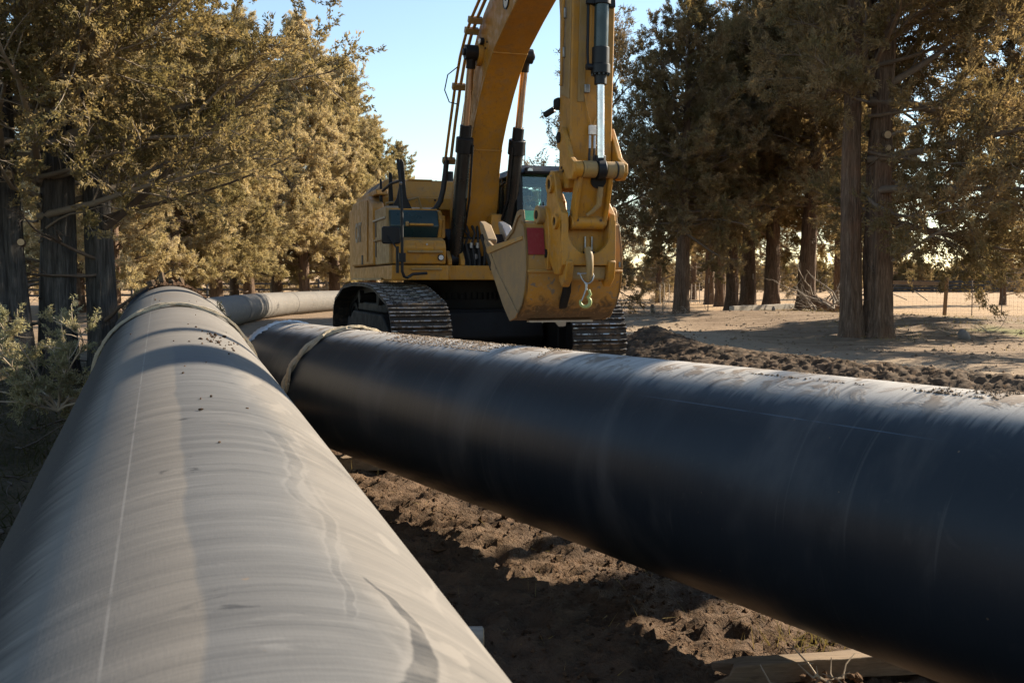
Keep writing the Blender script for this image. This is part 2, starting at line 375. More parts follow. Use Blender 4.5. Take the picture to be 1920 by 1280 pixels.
field = sstep(40, 46, Y) * sstep(6, 12, X) + sstep(64, 72, Y)
gm = arr_mesh('ground', np.stack([X, Y, Z], -1).reshape(-1, 3), [quads], attrs=dict(soil=soil.ravel(), moist=moistR.ravel(), green=green.ravel(), litter=litter.ravel(), road=road.ravel(), field=np.clip(field, 0, 1).ravel()))
def m_ground():
    t = NT('bare_dirt'); co = t.coord(); n1 = t.noise(co, .6, 5, .6); n2 = t.noise(co, 5, 5, .65); n3 = t.noise(co, 38, 4, .7); n4 = t.noise(t.map(co, (.5, 3.2, 1)), 1.3, 4, .6)
    dry = t.mix(t.fr(n2, .3, .7), (.235, .158, .098), (.15, .096, .057)); dry = t.mix(t.fr(n4, .42, .62, 0, .75), dry, (.36, .255, .165)); dry = t.mix(t.attr('road'), dry, t.mix(t.fr(n4, .3, .7), (.44, .33, .22), (.31, .22, .14)))
    dry = t.mix(t.fr(n1, .55, .75, 0, .5), dry, (.13, .083, .05))
    sl = t.mix(t.fr(n2, .35, .7), (.060, .034, .019), (.135, .080, .046)); mo = t.mix(t.fr(n2, .35, .7), (.040, .028, .019), (.085, .058, .037))
    c = t.mix(t.attr('soil'), dry, sl); c = t.mix(t.attr('moist'), c, mo)
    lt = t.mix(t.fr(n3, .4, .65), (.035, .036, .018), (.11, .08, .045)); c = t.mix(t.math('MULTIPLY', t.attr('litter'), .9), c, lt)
    fl = t.mix(t.fr(n4, .35, .7), (.48, .32, .18), (.38, .245, .13)); c = t.mix(t.attr('field'), c, fl)
    gr = t.mix(t.fr(n3, .4, .6), (.15, .19, .045), (.28, .27, .11)); c = t.mix(t.math('MULTIPLY', t.attr('green'), .85), c, gr)
    c = t.mix(t.fr(n3, .3, .7, 0, .45), c, (.10, .075, .05))
    t.set(c, .95, 0, .15); t.bump(t.math('ADD', n3, n2), .9, .03); return t.m
tag(link('ground', gm, m_ground()), kind='structure')
def gz(x, y): return float(H(np.array([x]), np.array([y]))[0])

def catmull(P, per=10):
    P = [np.array(p, float) for p in P]; P = [2 * P[0] - P[1]] + P + [2 * P[-1] - P[-2]]; out = []
    for i in range(1, len(P) - 2):
        for k in range(per):
            t = k / per; a, b, c, d = P[i - 1:i + 3]
            out.append(.5 * (2 * b + (c - a) * t + (2 * a - 5 * b + 4 * c - d) * t * t + (3 * b - a - 3 * c + d) * t ** 3))
    out.append(P[-2]); return np.array(out)
# soil clods: loose crumbs between and around the pipes
def clods(name, pts, sizes, mat, seed=0, label=None, cat='soil'):
    rng = np.random.default_rng(seed); ph = (1 + 5 ** .5) / 2; small = len(pts) > 200
    ico = np.array([(-1, ph, 0), (1, ph, 0), (-1, -ph, 0), (1, -ph, 0), (0, -1, ph), (0, 1, ph), (0, -1, -ph), (0, 1, -ph), (ph, 0, -1), (ph, 0, 1), (-ph, 0, -1), (-ph, 0, 1)]) / 1.9
    fi = np.array([(0, 11, 5), (0, 5, 1), (0, 1, 7), (0, 7, 10), (0, 10, 11), (1, 5, 9), (5, 11, 4), (11, 10, 2), (10, 7, 6), (7, 1, 8), (3, 9, 4), (3, 4, 2), (3, 2, 6), (3, 6, 8), (3, 8, 9), (4, 9, 5), (2, 4, 11), (6, 2, 10), (8, 6, 7), (9, 8, 1)])
    if small:
        ico = np.array([(1, 0, 0), (-1, 0, 0), (0, 1, 0), (0, -1, 0), (0, 0, 1), (0, 0, -1)]) * 1.0; fi = np.array([(0, 2, 4), (2, 1, 4), (1, 3, 4), (3, 0, 4), (2, 0, 5), (1, 2, 5), (3, 1, 5), (0, 3, 5)])
    k_ = len(ico); n = len(pts); V = ico[None] * (1 + rng.uniform(-.38, .38, (n, k_, 1))) * (sizes[:, None, None] * rng.uniform(.6, 1.25, (n, 1, 3))); V[..., 2] *= .6 if small else 1.; V = V + pts[:, None]
    F = (fi[None] + (np.arange(n) * k_)[:, None, None]).reshape(-1, 3)
    me = arr_mesh(name, V.reshape(-1, 3), [F], smooth=False)
    return tag(link(name, me, mat), kind='stuff')
def m_clod(name, a, b):
    t = NT(name); co = t.coord(); n = t.noise(co, 7, 4); n3 = t.noise(co, 60, 3); c = t.mix(t.fr(n, .3, .7), a, b); t.set(c, .95, 0, .1); t.bump(n3, .5, .01); return t.m
M['clod'] = m_clod('brown_soil_crumbs', (.04, .022, .012), (.11, .064, .036)); M['clod_moist'] = m_clod('moist_soil_crumbs', (.04, .028, .018), (.12, .08, .05)); M['clod_pale'] = m_clod('pale_soil_crumbs', (.14, .095, .06), (.25, .18, .12))
rng = np.random.default_rng(4)
n = 56000; cx = rng.uniform(-2.4, 3.6, n); cy = 2.3 + (rng.random(n) ** 1.2) * 8; k = fbm(cx * 1.7, cy * 1.7, 3, 55) > rng.random(n) * .35 + .36
cx, cy = cx[k], cy[k]; sz = .003 + .016 * rng.random(len(cx)) ** 5
nb = 520; bx_ = rng.uniform(-1.8, 2.6, nb); by_ = 2.5 + rng.random(nb) * 7.5; clods('earth_clods', np.stack([bx_, by_, H(bx_, by_) + .008], -1), .012 + .030 * rng.random(nb) ** 3, M['clod'], 14)
clods('soil_crumbs', np.stack([cx, cy, H(cx, cy) + sz * .3], -1), sz, M['clod'], 1)
n = 14000; t_ = rng.random(n) * .78; i_ = (t_ * (len(RIDGE) - 1)); i0 = i_.astype(int); fr_ = i_ - i0; RP = np.array(RIDGE)
c2 = RP[i0] * (1 - fr_[:, None]) + RP[i0 + 1] * fr_[:, None] + rng.normal(0, .55, (n, 2)); sz = .008 + .038 * rng.random(n) ** 4
# freshly turned earth along the ditch edge: a fine sheet laid over the coarse ground
def earth_bank():
    P2 = catmull([(a, b, 0) for a, b in RIDGE], 30)[:, :2]; L = np.concatenate([[0], np.cumsum(np.hypot(*np.diff(P2, axis=0).T))]); m_ = L < 13.5; ll = np.arange(0, 13.4, .035); q = np.stack([np.interp(ll, L, P2[:, 0]), np.interp(ll, L, P2[:, 1])], -1); T = np.gradient(q, axis=0); T /= np.linalg.norm(T, axis=1)[:, None]; Nn = np.stack([T[:, 1], -T[:, 0]], -1)
    w = np.arange(-1.5, 1.36, .035); XY = q[:, None] + Nn[:, None] * w[None, :, None]; x, y = XY[..., 0], XY[..., 1]; W = np.broadcast_to(w, x.shape); S = np.broadcast_to(ll[:, None], x.shape)
    edge = sstep(-1.5, -1.0, W) * sstep(1.35, .9, W) * sstep(0, .5, S) * sstep(13.4, 12.8, S)
    n1 = np.abs(fbm(x * 1.6, y * 1.6, 4, 101, .6) - .5) * 2; n2 = np.abs(fbm(x * 6, y * 6, 4, 111, .68) - .5) * 2
    z = Hc(x, y) + .05 + edge * (.13 * (.5 - n1) + .15 * (.35 - n2) + .03) - (1 - edge) * .22
    V = np.stack([x, y, z], -1).reshape(-1, 3); nr, nc = x.shape; I = np.arange(nr * nc).reshape(nr, nc); me = arr_mesh('earth_bank', V, [np.stack([I[:-1, :-1], I[1:, :-1], I[1:, 1:], I[:-1, 1:]], -1).reshape(-1, 4)])
    tag(link('earth_bank', me, M['clod_moist']), kind='structure')
earth_bank()
clods('moist_soil_crumbs', np.stack([c2[:, 0], c2[:, 1], H(c2[:, 0], c2[:, 1]) + .05 + sz * .2], -1), sz, M['clod_moist'], 2)
clods('soil_lumps', np.stack([c2[::40, 0], c2[::40, 1], H(c2[::40, 0], c2[::40, 1]) + .06], -1)[:180], (.03 + .05 * rng.random(n) ** 2)[::40][:180], M['clod_moist'], 8)
n = 5000; cx = rng.uniform(2, 17, n); cy = rng.uniform(12, 40, n); sz = .012 + .05 * rng.random(n) ** 5
clods('ground_litter', np.stack([cx, cy, H(cx, cy) + sz * .2], -1), sz, M['clod_pale'], 3)

# ------------------------------------------------------------------ pipes
def pipe_mesh(name, path, R, ns=96, seed=0, thick=.055, rj=.0015):
    L = np.concatenate([[0], np.cumsum(np.linalg.norm(np.diff(path, axis=0), axis=1))]); T = np.gradient(path, axis=0); T /= np.linalg.norm(T, axis=1)[:, None]
    side = np.cross(T, [0, 0, 1.]); side /= np.linalg.norm(side, axis=1)[:, None]; up = np.cross(side, T)
    a = np.linspace(-np.pi, np.pi, ns + 1)                            # 0 = top, + = right side
    def shell(R):
        r = R + rj * (vnoise(np.cos(a)[None] * 3 + L[:, None] * 1.5, np.sin(a)[None] * 3 + 9, seed) - .5) * 2
        return path[:, None] + (up[:, None] * np.cos(a)[None, :, None] + side[:, None] * np.sin(a)[None, :, None]) * r[..., None]
    V1 = shell(R); V2 = shell(R - thick); m, w = V1.shape[:2]; uvL = np.repeat(L, w); uvA = np.tile(a * R, m)
    V = np.concatenate([V1.reshape(-1, 3), V2.reshape(-1, 3)]); uv = np.stack([np.concatenate([uvA, uvA]), np.concatenate([uvL, uvL])], -1)
    I = np.arange(m * w).reshape(m, w); q = np.stack([I[:-1, :-1], I[:-1, 1:], I[1:, 1:], I[1:, :-1]], -1).reshape(-1, 4); q2 = q[:, ::-1] + m * w
    e0 = np.stack([I[0, 1:], I[0, :-1], I[0, :-1] + m * w, I[0, 1:] + m * w], -1); e1 = np.stack([I[-1, :-1], I[-1, 1:], I[-1, 1:] + m * w, I[-1, :-1] + m * w], -1)
    return arr_mesh(name, V, [q, q2, e0, e1], uv=uv, sharp=50)
def m_pipe(name, dusty):
    """black polyethylene under dust; u = metres round from the top, v = metres along"""
    t = NT(name); uv = t.coord('UV'); sp = t.node('ShaderNodeSeparateXYZ'); t.l(uv, sp.inputs[0]); u, v = sp.outputs[0], sp.outputs[1]
    streak = t.noise(t.map(uv, (1.1, 13, 1)), 1.6, 5, .62, .5)          # smears that run round the pipe
    streak2 = t.noise(t.map(uv, (.7, 30, 1), (0, 0, .06)), 2.0, 4, .6, .3)
    big = t.noise(uv, 1.1, 4, .55, .6); fine = t.noise(uv, 120, 3, .6); mid = t.noise(uv, 7, 5, .65, .7)
    weave = t.noise(t.map(uv, (260, 30, 1)), 1, 2); weave2 = t.noise(t.map(uv, (30, 260, 1)), 1, 2)
    if dusty:
        fac = t.math('ADD', t.math('MULTIPLY', t.fr(streak, .30, .72), .22), .62)
        fac = t.math('ADD', fac, t.math('MULTIPLY', t.fr(big, .3, .7), .16))
        fac = t.math('SUBTRACT', fac, t.math('MULTIPLY', t.fr(streak2, .56, .68), .10))
        # a wiped lane a little right of the top, with a wavering edge
        ue = t.math('ADD', u, t.math('MULTIPLY', t.math('SUBTRACT', t.noise(t.map(uv, (0, 1.6, 1)), 1.4, 2), .5), .05))
        lane = t.math('MULTIPLY', t.fr(ue, -.052, -.040), t.fr(t.math('ADD', ue, t.math('MULTIPLY', big, .22)), .36, .22))
        lane = t.math('MULTIPLY', lane, t.fr(v, 7.3, 6.0))
        fac = t.math('SUBTRACT', fac, t.math('MULTIPLY', lane, .10))
        fs1 = t.noise(t.map(uv, (1.4, 75, 1), (0, 0, .05)), 1.6, 4, .7, .4); fac = t.math('ADD', fac, t.math('MULTIPLY', t.math('SUBTRACT', fs1, .5), .55))
        fs2 = t.noise(t.map(uv, (2.2, 16, 1), (0, 0, -.12), (4, 2, 0)), 1.5, 5, .7, 1.2); fac = t.math('ADD', fac, t.math('MULTIPLY', t.fr(fs2, .56, .70), .26))
        fac = t.math('SUBTRACT', fac, t.math('MULTIPLY', t.fr(t.noise(t.map(uv, (5, 14, 1), (0, 0, .3), (1, 7, 0)), 1.2, 4, .6, 1.), .66, .72), .4))
        # washed pale swirls and dark water stains right of the lane
        sw = t.noise(t.map(uv, (2.4, .8, 1)), 2.3, 4, .5, 2.2); fac = t.math('ADD', fac, t.math('MULTIPLY', t.fr(sw, .53, .64), t.math('MULTIPLY', t.fr(u, .08, .30), .45)))
        def stain(pts, w0, w1, amt, fac):
            # a dried water run: centre line u(v) through measured points on the pipe wall
            v0, v1 = pts[0][1], pts[-1][1]; vv = t.math('DIVIDE', t.math('SUBTRACT', v, v0), v1 - v0); fc = t.node('ShaderNodeFloatCurve'); t.l(vv, fc.inputs['Value']); c_ = fc.mapping.curves[0]
            for i, (a, b) in enumerate(pts):
                x = (b - v0) / (v1 - v0)
                if i == 0: c_.points[0].location = (0, a)
                elif i == len(pts) - 1: c_.points[len(c_.points) - 1].location = (1, a)
                else: c_.points.new(x, a)
            fc.mapping.update(); wob = t.math('MULTIPLY', t.math('SUBTRACT', t.noise(uv, 11, 3, .5), .5), .03)
            dd = t.math('ABSOLUTE', t.math('ADD', t.math('SUBTRACT', u, fc.outputs[0]), wob)); wid = t.math('ADD', t.math('MULTIPLY', vv, w1 - w0), w0)
            inside = t.fr(t.math('DIVIDE', dd, wid), 1.15, .8); ends = t.math('MULTIPLY', t.fr(vv, -.02, .03), t.fr(vv, 1.02, .97)); k_ = t.math('MULTIPLY', inside, ends)
            rim = t.math('MULTIPLY', t.math('MULTIPLY', t.fr(t.math('DIVIDE', dd, wid), .8, 1.2), t.fr(t.math('DIVIDE', dd, wid), 1.9, 1.3)), ends)
            return t.math('ADD', t.math('SUBTRACT', fac, t.math('MULTIPLY', k_, amt)), t.math('MULTIPLY', rim, .12))
        V0 = 2.5
        fac = stain([(.195, V0 + 1.40), (.218, V0 + 1.34), (.232, V0 + 1.25), (.228, V0 + 1.18), (.212, V0 + 1.10), (.17, V0 + 1.0)], .004, .022, .42, fac)
        fac = stain([(.174, V0 + 2.50), (.195, V0 + 2.25), (.17, V0 + 2.02), (.146, V0 + 1.86), (.190, V0 + 1.72), (.17, V0 + 1.55), (.148, V0 + 1.40), (.152, V0 + 1.3), (.138, V0 + 1.2)], .018, .005, .09, fac)
        dirt = t.math('MULTIPLY', t.fr(mid, .60, .68), t.fr(v, 8.0, 11.0)); line_u = -.155
        seams = (3.42,)
        dust = t.mix(lane, t.mix(big, (.180, .158, .134), (.158, .146, .132)), t.mix(big, (.142, .136, .130), (.128, .128, .129)))
        fac = t.math('MULTIPLY', fac, t.fr(t.math('ADD', u, t.math('MULTIPLY', streak, .10)), -.33, -.20, .05, 1.))  # thins the dust leftward, painting the pipe's shaded side into the colour
    else:
        top = t.fr(t.math('ADD', t.math('ABSOLUTE', t.math('SUBTRACT', u, .03)), t.math('MULTIPLY', streak, .24)), .46, .34)
        fac = t.math('MULTIPLY', top, t.math('ADD', t.math('MULTIPLY', t.fr(streak, .30, .60), .62), .42))
        side = t.fr(t.math('ADD', t.math('ABSOLUTE', u), t.math('MULTIPLY', mid, .4)), 1.15, .45, .0, .025)
        scr = t.math('MULTIPLY', t.fr(t.noise(t.map(uv, (.55, 22, 1), (0, 0, .10)), 1.3, 3, .5, .8), .64, .72), .05)
        fac = t.math('ADD', t.math('ADD', fac, side), t.math('ADD', scr, t.math('ADD', t.math('MULTIPLY', t.fr(mid, .58, .75), .035), t.math('MULTIPLY', t.fr(t.noise(t.map(uv, (.35, 1.1, 1)), 1.3, 5, .6, .8), .50, .68), .075))))
        dirt = t.math('MULTIPLY', t.fr(mid, .50, .60), t.fr(t.math('ABSOLUTE', u), .32, .12)); line_u = -.365
        seams = (4.9,)
        dust = t.mix(big, (.40, .36, .31), (.35, .33, .31))
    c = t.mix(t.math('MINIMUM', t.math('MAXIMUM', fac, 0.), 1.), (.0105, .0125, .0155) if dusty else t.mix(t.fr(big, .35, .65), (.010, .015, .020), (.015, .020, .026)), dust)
    ln = t.math('MULTIPLY', t.fr(t.math('ABSOLUTE', t.math('SUBTRACT', u, line_u)), .0028, .0012), t.fr(t.noise(t.map(uv, (4, 3, 1)), 2, 3), .30, .5))
    if not dusty: ln = t.math('MULTIPLY', ln, t.math('MULTIPLY', t.fr(v, 7.9, 8.2), t.fr(v, 9.5, 9.2)))
    c = t.mix(t.math('MULTIPLY', ln, .15 if dusty else .15), c, (.55, .50, .44) if dusty else (.25, .36, .5))
    for sv in seams:
        w = t.math('ABSOLUTE', t.math('SUBTRACT', t.math('ADD', v, t.math('MULTIPLY', big, .03)), sv)); c = t.mix(t.fr(w, .030, .004, 0, .22), c, (.48, .42, .33) if dusty else (.1, .1, .1))
    c = t.mix(t.math('MULTIPLY', dirt, .8), c, t.mix(fine, (.10, .065, .04), (.22, .155, .10)))
    spk = t.fr(t.noise(uv, 34, 2), .74, .78); c = t.mix(t.math('MULTIPLY', spk, .6), c, (.16, .11, .07))
    c = t.mix(t.fr(fine, .3, .7, 0, .13), c, (.12, .11, .10) if dusty else (.02, .022, .026))
    ro = t.math('ADD', t.math('MULTIPLY', t.math('MINIMUM', fac, 1.), .45), .36 if not dusty else .42)
    if dusty: ro = t.math('MAXIMUM', ro, t.fr(u, -.18, -.34, .5, .9))
    t.set(c, ro, 0, .14 if dusty else .2)
    hgt = t.math('ADD', t.math('ADD', t.math('MULTIPLY', streak, .6), t.math('MULTIPLY', fine, .10)), t.math('ADD', t.math('MULTIPLY', weave, .10), t.math('MULTIPLY', dirt, .8)))
    t.bump(hgt, .22, .008); return t.m
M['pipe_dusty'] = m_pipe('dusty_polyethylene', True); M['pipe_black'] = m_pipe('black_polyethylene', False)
RP_ = .5
def PL(t): return PA + PD * t
ctrl = [PL(-2.5), PL(0), PL(3), PL(6), PL(8.0), (-3.24, 9.5, .925), (-3.72, 10.85, .935), (-4.2, 12.2, .90), (-5.1, 14.9, .78), (-6.5, 19.4, .62), (-7.9, 24.6, .53), (-8.8, 30, .50), (-9.55, 36, .49), (-9.75, 42, .49), (-8.7, 48, .49), (-6.6, 54, .49), (-3.6, 60, .49), (0, 65, .49)]
path1 = catmull(ctrl, 12)
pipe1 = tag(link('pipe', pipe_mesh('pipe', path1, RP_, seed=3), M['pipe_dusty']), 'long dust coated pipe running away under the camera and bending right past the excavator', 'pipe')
s_end = 9.12
path2 = np.array([QA + QD * s for s in np.linspace(-6, s_end, 110)]); path2[:, 2] += .012 * np.sin(path2[:, 1] * .6)
pipe2 = tag(link('pipe', pipe_mesh('pipe', path2, RP_, seed=9), M['pipe_black']), 'black pipe with soil on its crest lying on timbers in front of the excavator', 'pipe')
def frame_at(path, L0):
    L = np.concatenate([[0], np.cumsum(np.linalg.norm(np.diff(path, axis=0), axis=1))]); p = np.array([np.interp(L0, L, path[:, i]) for i in range(3)]); q = np.array([np.interp(L0 + .05, L, path[:, i]) for i in range(3)])
    T = (q - p); T /= np.linalg.norm(T); s = np.cross(T, [0, 0, 1]); s /= np.linalg.norm(s); return p, T, s, np.cross(s, T)
def nearestL(path, y):
    L = np.concatenate([[0], np.cumsum(np.linalg.norm(np.diff(path, axis=0), axis=1))]); return float(np.interp(y, path[:, 1], L))
def band(path, L0, R, half, th, name, mat, parent, waver=0., seed=0, n=150, a0=-math.pi, a1=math.pi, lean=0., twist=0., tph=0.):
    """a flat or round band wrapped round the pipe between angles a0..a1 (0 = top)"""
    rg = random.Random(seed); m = MB(); prof = [(-half, 0), (-half * .8, th), (half * .8, th), (half, 0)]; vs = []; fs = []
    p, T, s, u = frame_at(path, L0); closed = a1 - a0 > 6.2; k = n
    for i in range(k + (0 if closed else 1)):
        a = a0 + (a1 - a0) * i / k; wv = waver * (math.sin(a * 3 + seed) * .6 + math.sin(a * 7 + seed * 2) * .3) + lean * math.cos(a)
        wv += twist * half * 1.1 * math.sin(a * 8 + tph); rise = (twist * th * .8 * (1 + math.cos(a * 8 + tph)) + (th * .25 * rg.random() if waver else 0)); wk = 1 + (.18 * rg.uniform(-1, 1) if waver else 0)
        for (l, h) in prof:
            l = l * wk; h = h + rise
            vs.append(p + T * (l + wv) + (u * math.cos(a) + s * math.sin(a)) * (R + h + .002 + waver * .12 * math.sin(a * 11 + seed)))
    N = len(prof)
    for i in range(k if closed else k):
        j = (i + 1) % k if closed else i + 1
        for q in range(N): fs.append((i * N + q, i * N + (q + 1) % N, j * N + (q + 1) % N, j * N + q))
    if not closed: fs += [list(range(N)), list(range(k * N, k * N + N))]
    m.add(vs, fs); return m.obj(name, mat, parent)
# fusion beads and a wide, slightly raised black ring at the crest of the long pipe
Lc = nearestL(path1, 11.35)
band(path1, Lc, RP_, .16, .03, 'dark_crest_ring', M['black'], pipe1)
for yb in (8.35, 33.5, 38.2, 43.0): band(path1, nearestL(path1, yb), RP_, .012, .006, 'fusion_bead', M['pipe_dusty'], pipe1)
L2e = nearestL(path2, 99)
def L2(s): return s + 6
# sling straps
sl1 = empty('sling_strap', tuple(PL(6.55)), label='pale doubled fabric sling wrapped over the dusty long pipe near its crest', cat='sling')
def to_local(o, parent):
    o.parent = parent; o.data.transform(Matrix.Translation(-parent.location)); return o
for w_, sd_, ln_, tp in ((0, 1, .0, 0), (.02, 2, .012, 3.14), (.062, 4, -.01, 1.3)):
    to_local(band(path1, nearestL(path1, 6.32 + w_), RP_, .020, .013, 'strand', M['strap'], None, .016, sd_, lean=ln_, twist=.45, tph=tp), sl1)
sl2 = empty('sling_strap', tuple(QA + QD * 7.75), label='twisted fabric sling looped round the free end of the black pipe with a loose knot', cat='sling')
for w_, sd_, tp in ((0, 5, 0), (.012, 8, 3.14)):
    to_local(band(path2, L2(7.72 + w_), RP_, .030, .018, 'strand', M['strap'], None, .03, sd_, a0=-math.pi * .55, a1=math.pi, lean=-.2, twist=.6, tph=tp), sl2)
p, T, s, u = frame_at(path2, L2(7.76)); a = -math.pi * .53; kp = p + (u * math.cos(a) + s * math.sin(a)) * (RP_ + .02)
m = MB(); rg = random.Random(3)
pts = [Vector(kp) + Vector((math.cos(i * 1.3) * .045, math.sin(i * 1.7) * .03, -i * .006 + math.sin(i * 1.1) * .03)) for i in range(9)]
m.tube(pts, [.03, .038, .042, .036, .04, .038, .034, .03, .02], 8); m.tube([Vector(kp), Vector(kp) + Vector((-.10, -.02, -.01)), Vector(kp) + Vector((-.17, .0, -.06))], [.035, .03, .022], 8)
to_local(m.obj('knot', M['strap']), sl2)
# torn white plastic film round the free end
def ragged():
    p, T, s, u = frame_at(path2, L2(s_end) - .06); rg = np.random.default_rng(8); vs = []; fs = []; n = 150
    for i in range(n):
        a = -np.pi + 2 * np.pi * i / n; e0 = .01 - .03 * rg.random() - (.05 if rg.random() > .85 else 0); e1 = .075 + .02 * rg.random() + (.03 * rg.random() if rg.random() > .6 else 0)
        for (l, h) in ((e0, .004), (.03, .012 + .01 * rg.random()), (e1, .010 + .012 * rg.random())): vs.append(p + T * l + (u * np.cos(a) + s * np.sin(a)) * (RP_ + h))
    for i in range(n):
        j = (i + 1) % n
        for q in range(2): fs.append((i * 3 + q, i * 3 + q + 1, j * 3 + q + 1, j * 3 + q))
    m = MB(); m.add(vs, fs); o = m.obj('plastic_wrap', M['plastic'], pipe2, sharp=80); sm = o.modifiers.new('thick', 'SOLIDIFY'); sm.thickness = .003
ragged()
# soil lying on the crests
def crest_clods(name, path, spots, mat, seed, smax=.022, n=900, spread=.16):
    rg = np.random.default_rng(seed); P = []; S = []
    for (L0, L1, a0, a1, dens) in spots:
        for _ in range(int(n * dens)):
            L = rg.uniform(L0, L1); a = np.clip(rg.normal((a0 + a1) / 2, (a1 - a0) / 3), a0, a1)
            if float(fbm(np.array([L * 2.2]), np.array([a * 3.]), 3, seed)[0]) < .42 + .16 * rg.random(): continue
            p, T, s, u = frame_at(path, L); sz = .004 + smax * rg.random() ** 3.5
            P.append(p + (u * np.cos(a) + s * np.sin(a)) * (RP_ + sz * .35)); S.append(sz)
    return clods(name, np.array(P), np.array(S), mat, seed)
crest_clods('crest_soil', path1, [(Lc - .75, Lc + .1, -.75, .75, 1.4), (Lc - .4, Lc + .05, -.4, .5, .8)], M['clod'], 5, .05)
for s0, s1, dn in ((-.2, 1.1, 1.0), (2.0, 2.9, .6), (4.7, 6.7, 1.8), (.9, 2.2, .35)):
    pass
crest_clods('pipe_top_soil', path2, [(L2(-.3), L2(1.0), -.15, .5, .7), (L2(1.9), L2(3.0), -.2, .45, .8), (L2(4.5), L2(6.5), -.35, .4, .75), (L2(6.6), L2(7.4), -.1, .3, .08)], M['clod_pale'], 6, .0048, n=3800)
crest_clods('pipe_soil_specks', path1, [(nearestL(path1, 4.2), nearestL(path1, 5.0), .15, .5, .06), (nearestL(path1, 2.0), nearestL(path1, 8), -.5, .6, .05)], M['clod'], 7, .006)
for (dl, a, sz) in ((.02, -.12, .075), (-.02, .05, .05), (.03, .22, .06), (-.06, -.35, .045)):
    p, T, s, u = frame_at(path1, Lc + dl - .02); q = p + (u * math.cos(a) + s * math.sin(a)) * (RP_ + .03 + sz * .5)
    o = clods('soil_clod', q[None], np.array([sz]), M['clod_moist'], int(sz * 1000)); del o['kind']
    tag(o, {.075: 'largest dark soil clod on the crest of the long pipe', .05: 'small dark clod beside the largest on the pipe crest', .06: 'flat soil clod at the right end of the crest heap', .045: 'small clod at the left end of the crest heap'}[sz], 'soil clod')

# timbers under the pipes
def log(name, a, b, r, mat, label, cat, end=True, sides=14, wob=.06, seed=0):
    rg = random.Random(seed); a, b = Vector(a), Vector(b); root = empty(name, tuple((a + b) / 2), label=label, cat=cat)
    m = MB(); n = 9; m.tube([a.lerp(b, i / n) - root.location + Vector((0, 0, rg.uniform(-1, 1) * wob * r)) for i in range(n + 1)], [r * (1 + rg.uniform(-wob, wob)) for _ in range(n + 1)], sides)
    m.obj('trunk_section', mat, root, bevel=.004)
    d = (b - a).normalized(); MB().cyl(b - root.location - d * .003, b - root.location + d * .004, r * .93, sides).obj('cut_end', M['endgrain'], root)
    return root
def beam(name, a, b, w, h, mat, label, cat='timber', seed=0, ragged_end=False):
    a, b = Vector(a), Vector(b); root = empty(name, tuple((a + b) / 2), label=label, cat=cat); rg = random.Random(seed); d = b - a; L = d.length; q = d.to_track_quat('X', 'Z').to_matrix(); m = MB(); n = 14; vs = []; fs = []
    for i in range(n + 1):
        x = (i / n - .5) * L; t = 1.
        if ragged_end and i < 3: t = (.82, 1, 1)[i]
        for (yy_, zz_) in ((-1, -1), (0, -1.02), (1, -1), (1, 0), (1, 1), (0, 1.02), (-1, 1), (-1, 0)):
            vs.append(q @ Vector((x + (rg.uniform(-.06, .06) if ragged_end and i == 0 else 0), yy_ * w / 2 * (1 + rg.uniform(-.05, .05)) * (t if ragged_end else 1), zz_ * h / 2 * (1 + rg.uniform(-.06, .06)) * t)))
    for i in range(n):
        for k in range(8): fs.append((i * 8 + k, i * 8 + (k + 1) % 8, (i + 1) * 8 + (k + 1) % 8, (i + 1) * 8 + k))
    fs += [list(range(8)), list(range(n * 8, n * 8 + 8))]; m.add(vs, fs); m.obj('beam_body', mat, root, bevel=.004)
    return root
log('support_log', (-1.9, 4.05, -.02), (-.125, 4.18, -.035), .052, M['timber_grey'], 'round peeled log sticking out from under the dusty pipe', 'log')
beam('support_timber', (.84, 3.88, -.06), (2.15, 4.06, -.045), .09, .085, M['timber'], 'cracked squared timber with a splintered end under the black pipe', seed=4, ragged_end=True)
beam('support_timber', (-2.15, 8.1, -.04), (-.3, 8.6, -.04), .16, .12, M['timber'], 'dark squared timber under the black pipe beside the track marks', seed=5)
beam('support_timber', (1.9, 1.3, -.02), (3.6, 2.2, -.02), .2, .15, M['timber'], 'squared timber under the near end of the black pipe', seed=6)
beam('support_timber', (-2.9, 6.1, .14), (-1.2, 6.7, .14), .25, .26, M['timber'], 'thick squared timber block under the dusty pipe', seed=7)
beam('support_timber', (-4.4, 9.9, .2), (-2.9, 10.4, .2), .3, .4, M['timber'], 'thick timber block under the crest of the dusty pipe', seed=8)
# roots with soil by the cracked timber
m = MB(); rg = random.Random(12)
for k in range(9):
    p0 = Vector((1.16 + rg.uniform(-.06, .12), 3.76 + rg.uniform(-.06, .06), -.10)); pts = [p0]
    for j in range(5): pts.append(pts[-1] + Vector((rg.uniform(-.06, .06), rg.uniform(-.05, .05), rg.uniform(.0, .05))))
    m.tube(pts, [.007, .006, .005, .004, .003, .002], 5)
tag(m.obj('root_tangle', M['twig']), 'tangle of pale roots sticking up in front of the cracked timber', 'roots')
ng = 60; px_ = rng.normal(1.16, .07, ng); py_ = rng.normal(3.75, .05, ng); sz = .006 + .022 * rng.random(ng) ** 2
clods('root_soil', np.stack([px_, py_, H(px_, py_) + rng.random(ng) * .09], -1), sz, M['clod'], 21)

# ------------------------------------------------------------------ excavator (local axes: x forward, y its left, z up)
EX = empty('excavator', (-.888, 16.68, 0), R_(17 - 90), label='yellow tracked excavator parked beyond the pipes with its bucket curled in front', cat='excavator')
Y_, K_, B_ = M['yellow'], M['black'], M['rubber']
